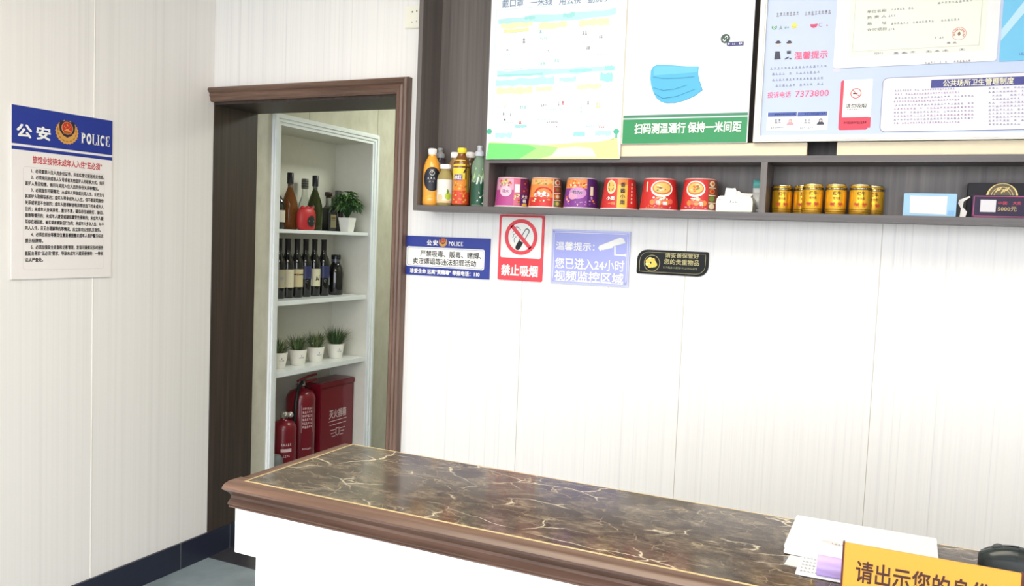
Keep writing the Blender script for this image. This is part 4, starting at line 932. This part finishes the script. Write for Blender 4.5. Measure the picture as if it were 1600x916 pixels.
k = Ink(wrap_x(prof_r(pr), VA+.75, sx=.58)); k.ell(.010, .046, .030, .028, M('pouch_label', (34, 40, 42), .3), 3, 'oval_label', 24, 4); k.arc(.010, .046, .030, .033, 0, 360, M('pouch_ring', (150, 40, 44), .4), 4, 'oval_label', sy=.94); k.rect(-.010, .044, .030, .050, M('pouch_mark', (190, 200, 190), .4), 5, 'oval_label'); k.finish(e)
# leafy plant in a white square pot
e = niche('potted_plant', 'bushy green leafy plant in a white tapered square pot', 'plant', -.046, yat(542, 361, -.046), S1)
potw = M('pot_white', (238, 238, 232), .35)
b = MB(); b.add([(sx*q, sy*q, z) for z, q in ((0, .026), (.078, .036), (.078, .032), (.066, .031)) for sx, sy in ((-1, -1), (1, -1), (1, 1), (-1, 1))], [(3, 2, 1, 0)]+[(i*4+q, i*4+(q+1) % 4, i*4+4+(q+1) % 4, i*4+4+q) for i in range(3) for q in range(4)]+[(12, 13, 14, 15)], potw); pot_ = b.build('pot', e, .0015)
leafm = [M('leaf_green', (84, 128, 72), .5), M('leaf_dark', (56, 92, 52), .5), M('leaf_pale', (132, 164, 104), .5)]
def leaf(b, p, d, L, wd, m, droop=.3):
    d = Vector(d).normalized(); up = Vector((0, 0, 1)); s_ = d.cross(up); s_ = s_.normalized() if s_.length > .05 else Vector((1, 0, 0)); nn = s_.cross(d)
    pts = []
    for t, ww in ((0, .12), (.35, 1), (.7, .75), (1, .02)):
        c = Vector(p)+d*(L*t)-up*(droop*L*t*t)
        pts += [c-s_*(wd*ww)+nn*wd*.25*ww, c-nn*wd*.1, c+s_*(wd*ww)+nn*wd*.25*ww]
    b.add(pts, [(3*i+j, 3*i+j+1, 3*i+j+4, 3*i+j+3) for i in range(3) for j in range(2)], m, True)
b = MB(); st_ = MB()
for q in range(80):
    a = random.uniform(0, 2*PI); el = random.uniform(-.25, 1.3); rr = random.uniform(.045, .080)
    c = Vector((math.cos(a)*math.cos(el)*rr*.85, math.sin(a)*math.cos(el)*rr*1.2, .142+math.sin(el)*rr*1.0))
    st_.tube([(c.x*.05, c.y*.05, .075), (c.x*.4, c.y*.4, .12), tuple(c)], .0016, leafm[1], 5)
    ax0 = (c-Vector((0, 0, .10))).normalized()
    for j in range(7):
        w_ = 2*PI*j/7+random.uniform(-.3, .3); pr_ = ax0.orthogonal(); pr2 = ax0.cross(pr_)
        leaf(b, c, ax0*.55+pr_*math.cos(w_)+pr2*math.sin(w_), random.uniform(.028, .038), .0065, random.choice(leafm), .25)
b.build('foliage', e); st_.build('stem', e); lathe_part('soil', [(.026, .064), (.029, .067), (.002, .069)], M('soil', (58, 46, 36), .9), pot_, seg=16)

# wine bottles on the second shelf
WP = [(.031, 0), (.0332, .004), (.0335, .17), (.0325, .186), (.028, .203), (.020, .220), (.0150, .235), (.0142, .262), (.0142, .300), (.0155, .301), (.0155, .307), (.0140, .308)]
lc = [('label_dusk', (170, 164, 140)), ('label_paper', (214, 206, 178)), ('label_straw', (206, 194, 152)), ('label_blue_white', (196, 200, 208)), ('label_ivory', (214, 210, 180)), ('label_mist', (190, 198, 204))]
wl_ = ['dark wine bottle with dull label, first of the row at the frame', 'wine bottle with tall cream label, second in the row', 'wine bottle with straw label crossed by a dark bar, third in row', 'wine bottle with wavy blue-white label, fourth in the row', 'wine bottle with ivory label bearing a dark sketch, fifth in row', 'wine bottle with pale slanted label, next to the round dark bottle']
navyb = M('wine_navy_band', (50, 54, 96), .4)
wine0 = None
for i, pxn in enumerate((436.6, 450.2, 464.8, 478.2, 492, 506.4)):
    y = yat(pxn, 380); 
    e = niche('wine_bottle', wl_[i], 'wine bottle', NX, y, S2, 'wine bottles on the second niche shelf')
    if wine0 is None:
        wine0 = lathe_part('bottle_body', WP, dkg, e); cap0 = lathe_part('capsule', [(.0146, .238), (.0147, .300), (.0160, .3005), (.0160, .3078), (.0142, .309), (.001, .3092)], M('capsule_dark', (38, 32, 36), .35), e)
    else:
        for src in (wine0, cap0): d_ = src.copy(); COL.objects.link(d_); d_.parent = e
    k = Ink(wrap_x(lambda v: .0336, VA+.35)); lm = M(lc[i][0], lc[i][1], .6)
    if i in (3, 5):
        RR(k, -.034, .098, .034, .165, navyb, 1, 'label'); k.poly([(-.034, .058), (.034, .058), (.034, .110 if i == 5 else .098), (.010, .104), (-.012, .112), (-.034, .104)], lm, 2, 'label'); k.arc(.0, .082, .006, .0075, 30, 300, inkgry, 3, 'label')
    else:
        RR(k, -.034, .055, .034, .150, lm, 1, 'label')
        if i == 2: RR(k, -.034, .118, .034, .124, inkblk, 3, 'label'); k.ell(-.006, .121, .008, .005, dgold, 4, 'label')
        if i == 4: k.poly([(-.002, .085), (.004, .115), (.012, .092), (.022, .120), (.020, .086)], inkblk, 3, 'label')
        if i == 0: k.ell(.006, .105, .012, .010, inkgry, 3, 'label')
        if i in (1, 2): k.rect(.004, .075, .024, .078, inkgry, 3, 'label'); k.rect(-.01, .066, .024, .068, dgold, 3, 'label'); k.rect(.0, .13, .02, .1325, dgold, 3, 'label')
    k.finish(e)
e = niche('liquor_bottle', 'broad black round-shouldered bottle ending the wine row', 'bottle', -.125, yat(523.5, 462, -.125), S2)
lathe_part('bottle_body', [(.040, 0), (.0445, .008), (.0455, .06), (.0445, .12), (.040, .150), (.028, .172), (.024, .178), (.024, .184)], dkg, e)
lathe_part('cap', [(.0265, .200), (.0265, .222), (.024, .225)], M('cap_black_gloss', (26, 26, 34), .25), e); lathe_part('neck_ring', [(.0255, .183), (.0255, .200)], M('ring_steel', (92, 96, 110), .3, .5), e)

# grass plants on the third shelf
pg = [M('grass_green', (84, 112, 66), .6), M('grass_dark', (52, 78, 46), .6), M('grass_dry', (134, 140, 96), .6)]
gl_ = [('grassy plant in white pot half hidden by the frame, with white florets', 434, 578, 1), ('grassy plant in white pot, second from the frame', 465, 571, 0), ('grassy plant with white florets in pot, third from the frame', 492.5, 566, 1), ('fullest dark grassy plant in white pot, far right of its row', 524, 558.5, 0)]
for i, (lb, pxp, pyp, fl) in enumerate(gl_):
    y = yat(pxp, pyp, -.108)
    if i == 0: y = max(y, NY0+.062)
    e = niche('potted_grass', lb, 'plant', -.108, y, S3, 'small potted grasses on the third niche shelf')
    b = MB(); b.lathe([(.036, 0), (.037, .002), (.049, .082), (.046, .082), (.043, .068)], M('pot_cream', (232, 230, 220), .45), seg=32); pot_ = b.build('pot', e)
    k = Ink(wrap_x(prof_r([(.037, .002), (.049, .082)]), VA+.35)); scribble(k, -.008, .036, .022, .045, 4, inkgry, 'pot_print', 1); k.rect(.004, .047, .008, .056, inkgry, 2, 'pot_print'); k.finish(pot_)
    b = MB(); sp_ = (.085, .105)[i == 3]
    for q in range(230 if i < 3 else 320):
        a = random.uniform(0, 2*PI); r0 = random.uniform(0, .031); L = random.uniform(.06, .115)*(1.1 if i == 3 else 1); lean = random.uniform(.1, .85)
        p = Vector((r0*math.cos(a), r0*math.sin(a), .070)); d = Vector((math.cos(a)*lean, math.sin(a)*lean*(.62 if i < 3 else .9), 1)).normalized()
        leaf(b, p, d, L*1.15, .0019, random.choice(pg if i < 3 else pg[:2]), random.uniform(.1, .5))
    b.build('grass', e)
    if fl:
        b = MB(); fw_ = M('floret_white', (230, 232, 220), .6)
        for q in range(14):
            a = random.uniform(0, 2*PI); r0 = random.uniform(.01, .05); z = random.uniform(.085, .118)
            b.lathe([(.001, -.003), (.0035, -.001), (.0035, .001), (.001, .003)], fw_, c=(r0*math.cos(a), r0*math.sin(a), z), seg=8)
        b.build('floret', e, kind='stuff')
    lathe_part('soil', [(.040, .068), (.002, .071)], MATS['soil'], pot_, seg=16)

# fire fighting things on the niche floor
fr = M('fire_red', (116, 20, 35), .28, var=.05, coat=.3); whp = M('print_pale', (214, 190, 190), .5); steel = M('valve_steel', (176, 172, 166), .3, .7); hose = M('hose_black', (26, 26, 28), .5)
e = thing('fire_extinguisher_box', 'red metal fire extinguisher box with white lettering', 'box', (-.205, .885, NZ0+.0003))
b = MB(); b.box(0, 0, 0, .135, .305, .495, fr); b.build('box_body', e, .004)
b = MB(); b.box(-.004, -.004, .480, .140, .309, .512, fr); b.build('lid', e, .005)
k = Ink(lambda u, v, nn: (.135+nn, u, v)); k.text('灭火器箱', .080, .300, .235, .350, whp, .012, 2)
for z, a0, a1 in ((.284, .075, .24), (.262, .085, .235)): k.rect(a0, z, a1, z+.004, whp, 2, 'lettering_line')
for q in range(3): k.rect(.090+q*.008, .232-q*.018, .140, .236-q*.018, whp, 2, 'wing_symbol'); k.rect(.178, .232-q*.018, .228-q*.008, .236-q*.018, whp, 2, 'wing_symbol')
k.outline([(.145, .205), (.159, .198), (.173, .205), (.173, .240), (.145, .240)], .005, whp, 2, 'wing_symbol'); k.finish(e)
def extinguisher(name, label, x, y, Rr, hb, hp):
    e = thing(name, label, 'fire extinguisher', (x, y, NZ0+.0003), group='fire extinguishers on the niche floor')
    lathe_part('cylinder', [(Rr*.96, 0), (Rr, .008), (Rr, hb-Rr*.75), (Rr*.95, hb-Rr*.5), (Rr*.78, hb-Rr*.22), (Rr*.45, hb-.006), (.018, hb), (.018, hb+.012)], fr, e, seg=36)
    b = MB(); b.lathe([(.020, hb+.010), (.022, hb+.014), (.022, hb+.032), (.016, hb+.038)], steel, seg=20); b.tube([(0, 0, hb+.024), (Rr*.45, -Rr*.3, hb+.024)], .011, steel); b.build('valve', e)
    return e
e = extinguisher('fire_extinguisher', 'large red fire extinguisher with black hose beside the red box', -.125, yat(470, 660, -.125)-.004, .078, .500, 0)
b = MB()
for z0, z1 in ((.540, .560), (.524, .532)): b.tube([(-.01, -.02, z0-.006), (.02, .04, z1), (.035, .085, z1+.006)], .007, M('handle_red', (130, 30, 38), .4))
b.build('handle', e)
b = MB(); b.tube([(.018, -.012, .520), (.030, -.030, .535), (.040, -.070, .515), (.046, -.098, .44), (.040, -.100, .32), (.030, -.088, .20)], .0095, hose, 10); b.build('hose', e)
k = Ink(wrap_x(lambda v: .0782, VA+.5))
for q in range(6): scribble(k, -.028, .392-q*.020, .032, .406-q*.020, 6-(q % 2), whp, 'printed_label', 1)
k.outline([(-.032, .27), (.038, .27), (.038, .415), (-.032, .415)], .0015, whp, 1, 'printed_label'); scribble(k, -.025, .175, .03, .186, 7, whp, 'printed_label', 1); k.finish(e)
e = extinguisher('fire_extinguisher', 'small red fire extinguisher with steel valve at the frame', -.085, yat(443, 690, -.085), .064, .365, 0)
b = MB(); b.lathe([(.001, 0), (.014, .004), (.016, .014), (.012, .026), (.002, .030)], M('gauge_silver', (190, 186, 180), .3, .6), c=(.020, .026, .372), seg=18); b.build('gauge', e)
k = Ink(wrap_x(lambda v: .0642, VA+.3)); scribble(k, -.030, .235, .026, .250, 5, whp, 'printed_label', 1); k.rect(-.030, .205, .026, .222, whp, 1, 'printed_label', 6, 1); scribble(k, -.02, .175, .018, .190, 4, whp, 'printed_label', 1); k.finish(e)
e = thing('canister', 'grey round-topped canister low in the niche beside its frame', 'canister', (-.045, yat(428.5, 715, -.045)+.004, NZ0+.0003))
lathe_part('shell', [(.038, 0), (.042, .004), (.042, .165), (.040, .185), (.030, .202), (.014, .209), (.002, .210)], M('canister_grey', (112, 116, 116), .5), e)

# ------------------------------------------------------------------ things on the counter
HT = 1.0506
a4 = [at(1245, 805, 2, HT+.016), at(1463, 842, 2, HT+.016), at(1226, 850, 2, HT+.016)]
def sheet_stack(name, label, cat, x0, y0, x1, y1, z, th, m, rz=0.0, layers=1):
    e = thing(name, label, cat, ((x0+x1)/2, (y0+y1)/2, z), rz); b = MB(); w, h = (x1-x0)/2, (y1-y0)/2
    for q in range(layers): o = (.0006*random.uniform(-1, 1), .0006*random.uniform(-1, 1)) if layers > 1 else (0, 0); b.box(-w+o[0], -h+o[1], th*q/layers, w+o[0], h+o[1], th*(q+1)/layers*.9999, m)
    b.build('sheets' if layers > 1 else 'sheet', e); return e
x0, x1, y1, y0 = (a4[0].x+a4[2].x)/2, a4[1].x, (a4[0].y+a4[1].y)/2, a4[2].y
e = sheet_stack('paper_stack', 'white stack of plain printer paper on the counter top', 'paper', x0, y0, x1, y1, HT+.0022, .014, paper, 0, 14)
k = Ink(lambda u, v, nn: (u, v, .0141+nn)); hw, hh = (x1-x0)/2, (y1-y0)/2
k.rect(hw-.014, -hh+.01, hw-.0135, hh-.01, P_('fold_grey', (226, 228, 234)), 1, 'form_line'); k.rect(-hw+.01, hh-.012, hw-.02, hh-.0116, P_('fold_grey', (226, 228, 234)), 1, 'form_line'); k.finish(e)
q1, q2 = at(1227, 886, 2, HT), at(1239, 897, 2, HT)
e = sheet_stack('receipt', 'loose cream slip sticking out lower left of paper stack', 'paper', q1.x+.001, q1.y+.004, q1.x+.115, q1.y+.110, HT+.0001, .0008, M('slip_cream', (218, 216, 208), .7), math.radians(-4))
e = sheet_stack('receipt', 'printed slip with small grey code lines lying under the packet', 'paper', q2.x+.002, q2.y-.002, q2.x+.130, q2.y+.105, HT+.0011, .0008, M('slip_white', (216, 219, 221), .7), math.radians(1))
k = Ink(lambda u, v, nn: (u, v, .0008+nn))
for q in range(5): scribble(k, -.060, -.040+q*.013, -.030, -.036+q*.013, 6, inkgry, 'small_print', 1)
for q in range(3): k.rect(-.026, -.030+q*.008, -.020, -.026+q*.008, inkgry, 1, 'small_print')
k.finish(e)
g0 = at(1274, 898, 2, HT)
e = thing('tissue_packet', 'soft packet with white top and lavender side behind the yellow sign', 'packet', (g0.x+.002, g0.y-.010, HT+.0020))
lavp = M('packet_lavender', (184, 160, 216), .3); whp2 = M('packet_white', (222, 221, 226), .35)
b = MB(); L_ = .115; n = 12
pr = [(.004, 0), (.001, .004), (0, .010), (.002, .017), (.008, .023)]; top = [(.018, .0265), (.050, .028), (.080, .026), (.090, .018), (.090, .004), (.086, 0)]
full = pr+top
b.extrude(full, lambda a, c, t: (t, a, c), 0, L_, whp2, True); b.build('packet_body', e)
b = MB(); vs = [(t, a-.0006, c+.0004) for a, c in pr+[(.014, .0256)] for t in (-.0004, L_+.0004)]; b.add(vs, [(2*i, 2*i+1, 2*i+3, 2*i+2) for i in range(len(pr))], lavp, True); b.build('lavender_band', e)
k = Ink(lambda u, v, nn: (u, v, .0278+nn)); scribble(k, .012, .058, .04, .064, 6, inkgry, 'small_print', 1); k.finish(e)

SY = -1.655; s0 = at(1320, 850, 1, SY); s1 = at(1597, 895, 1, SY)
yel = M('sign_yellow', (228, 166, 60), .3, var=.01); brn = M('sign_brown', (92, 44, 28), .4); ink2 = M('sign_ink', (74, 34, 20), .4)
sw, sh = s1.x-s0.x, (s0.z+s1.z)/2-HT-.0006
e = thing('desk_sign', 'yellow desk sign with brown lettering on the counter edge', 'sign', (s0.x, SY, HT+.0003))
b = MB(); b.box(0, 0, 0, sw, .005, sh, yel); b.build('board', e, .0006)
b = MB(); b.box(-.0022, -.0006, 0, 0, .006, sh+.001, brn); b.build('edge_strip', e); b = MB(); b.box(sw, -.0006, 0, sw+.0022, .006, sh+.001, brn); b.build('edge_strip', e)
b = MB(); b.box(-.001, .005, 0, sw+.001, .022, .003, clear); b.build('foot', e)
k = Ink(lambda u, v, nn: (u, -nn, v)); 
k.text('请出示您的身份证', .078*sw, sh-.0475, .955*sw, sh-.0195, ink2, .016, 1); k.text('住宿请', .080*sw, sh-.066, .245*sw, sh-.0545, ink2, .0, 1); k.finish(e)

mc = at(1566, 872, 2, HT+.012)
e = thing('computer_mouse', 'black computer mouse at the right end of the counter', 'mouse', (mc.x+.020, -1.425, HT+.0003), math.radians(-8))
mk = M('mouse_black', (30, 36, 36), .38); mk2 = M('mouse_black_glossy', (38, 46, 46), .25)
def mh(u): return .036*math.sin(PI*min(1, max(0, .08+.84*u)))**.55*(1-.12*u)
def mpt(u, s, lift=0):
    """u along the length 0..1 (front at 0), s across -1..1"""
    hw = .030*(1-.10*math.sin(PI*u))*math.sqrt(max(0.02, 1-abs(2*u-1)**4)); z = mh(u)*max(0, 1-abs(s)**3.2)**.55
    return ((u-.5)*.104, s*hw*(1+lift*10), z+.0012+lift)
def patch(u0, u1, s0_, s1_, m, lift, nu=10, ns=10):
    b = MB(); vs = [mpt(u0+(u1-u0)*i/nu, s0_+(s1_-s0_)*j/ns, lift) for i in range(nu+1) for j in range(ns+1)]
    b.add(vs, [(i*(ns+1)+j, (i+1)*(ns+1)+j, (i+1)*(ns+1)+j+1, i*(ns+1)+j+1) for i in range(nu) for j in range(ns)], m, True); return b
b = patch(0, 1, -1, 1, mk, 0, 24, 20); vs = [mpt(i/24, s) for i in range(25) for s in (-1, 1)]
b.add([(x, y, 0) for x, y, z in vs], [(2*i, 2*i+1, 2*i+3, 2*i+2) for i in range(24)], mk); b.build('shell', e)
patch(.02, .48, -.86, -.09, mk2, .0009).build('button', e); patch(.02, .48, .09, .86, mk2, .0009).build('button', e)
b = MB(); b.lathe([(.008, -.0035), (.010, -.0025), (.010, .0025), (.008, .0035)], M('wheel_grey', (70, 74, 74), .5), seg=20); wz = mpt(.24, 0)
b.v = [(x+wz[0], z, y+wz[2]-.006) for x, y, z in b.v]; b.build('scroll_wheel', e)
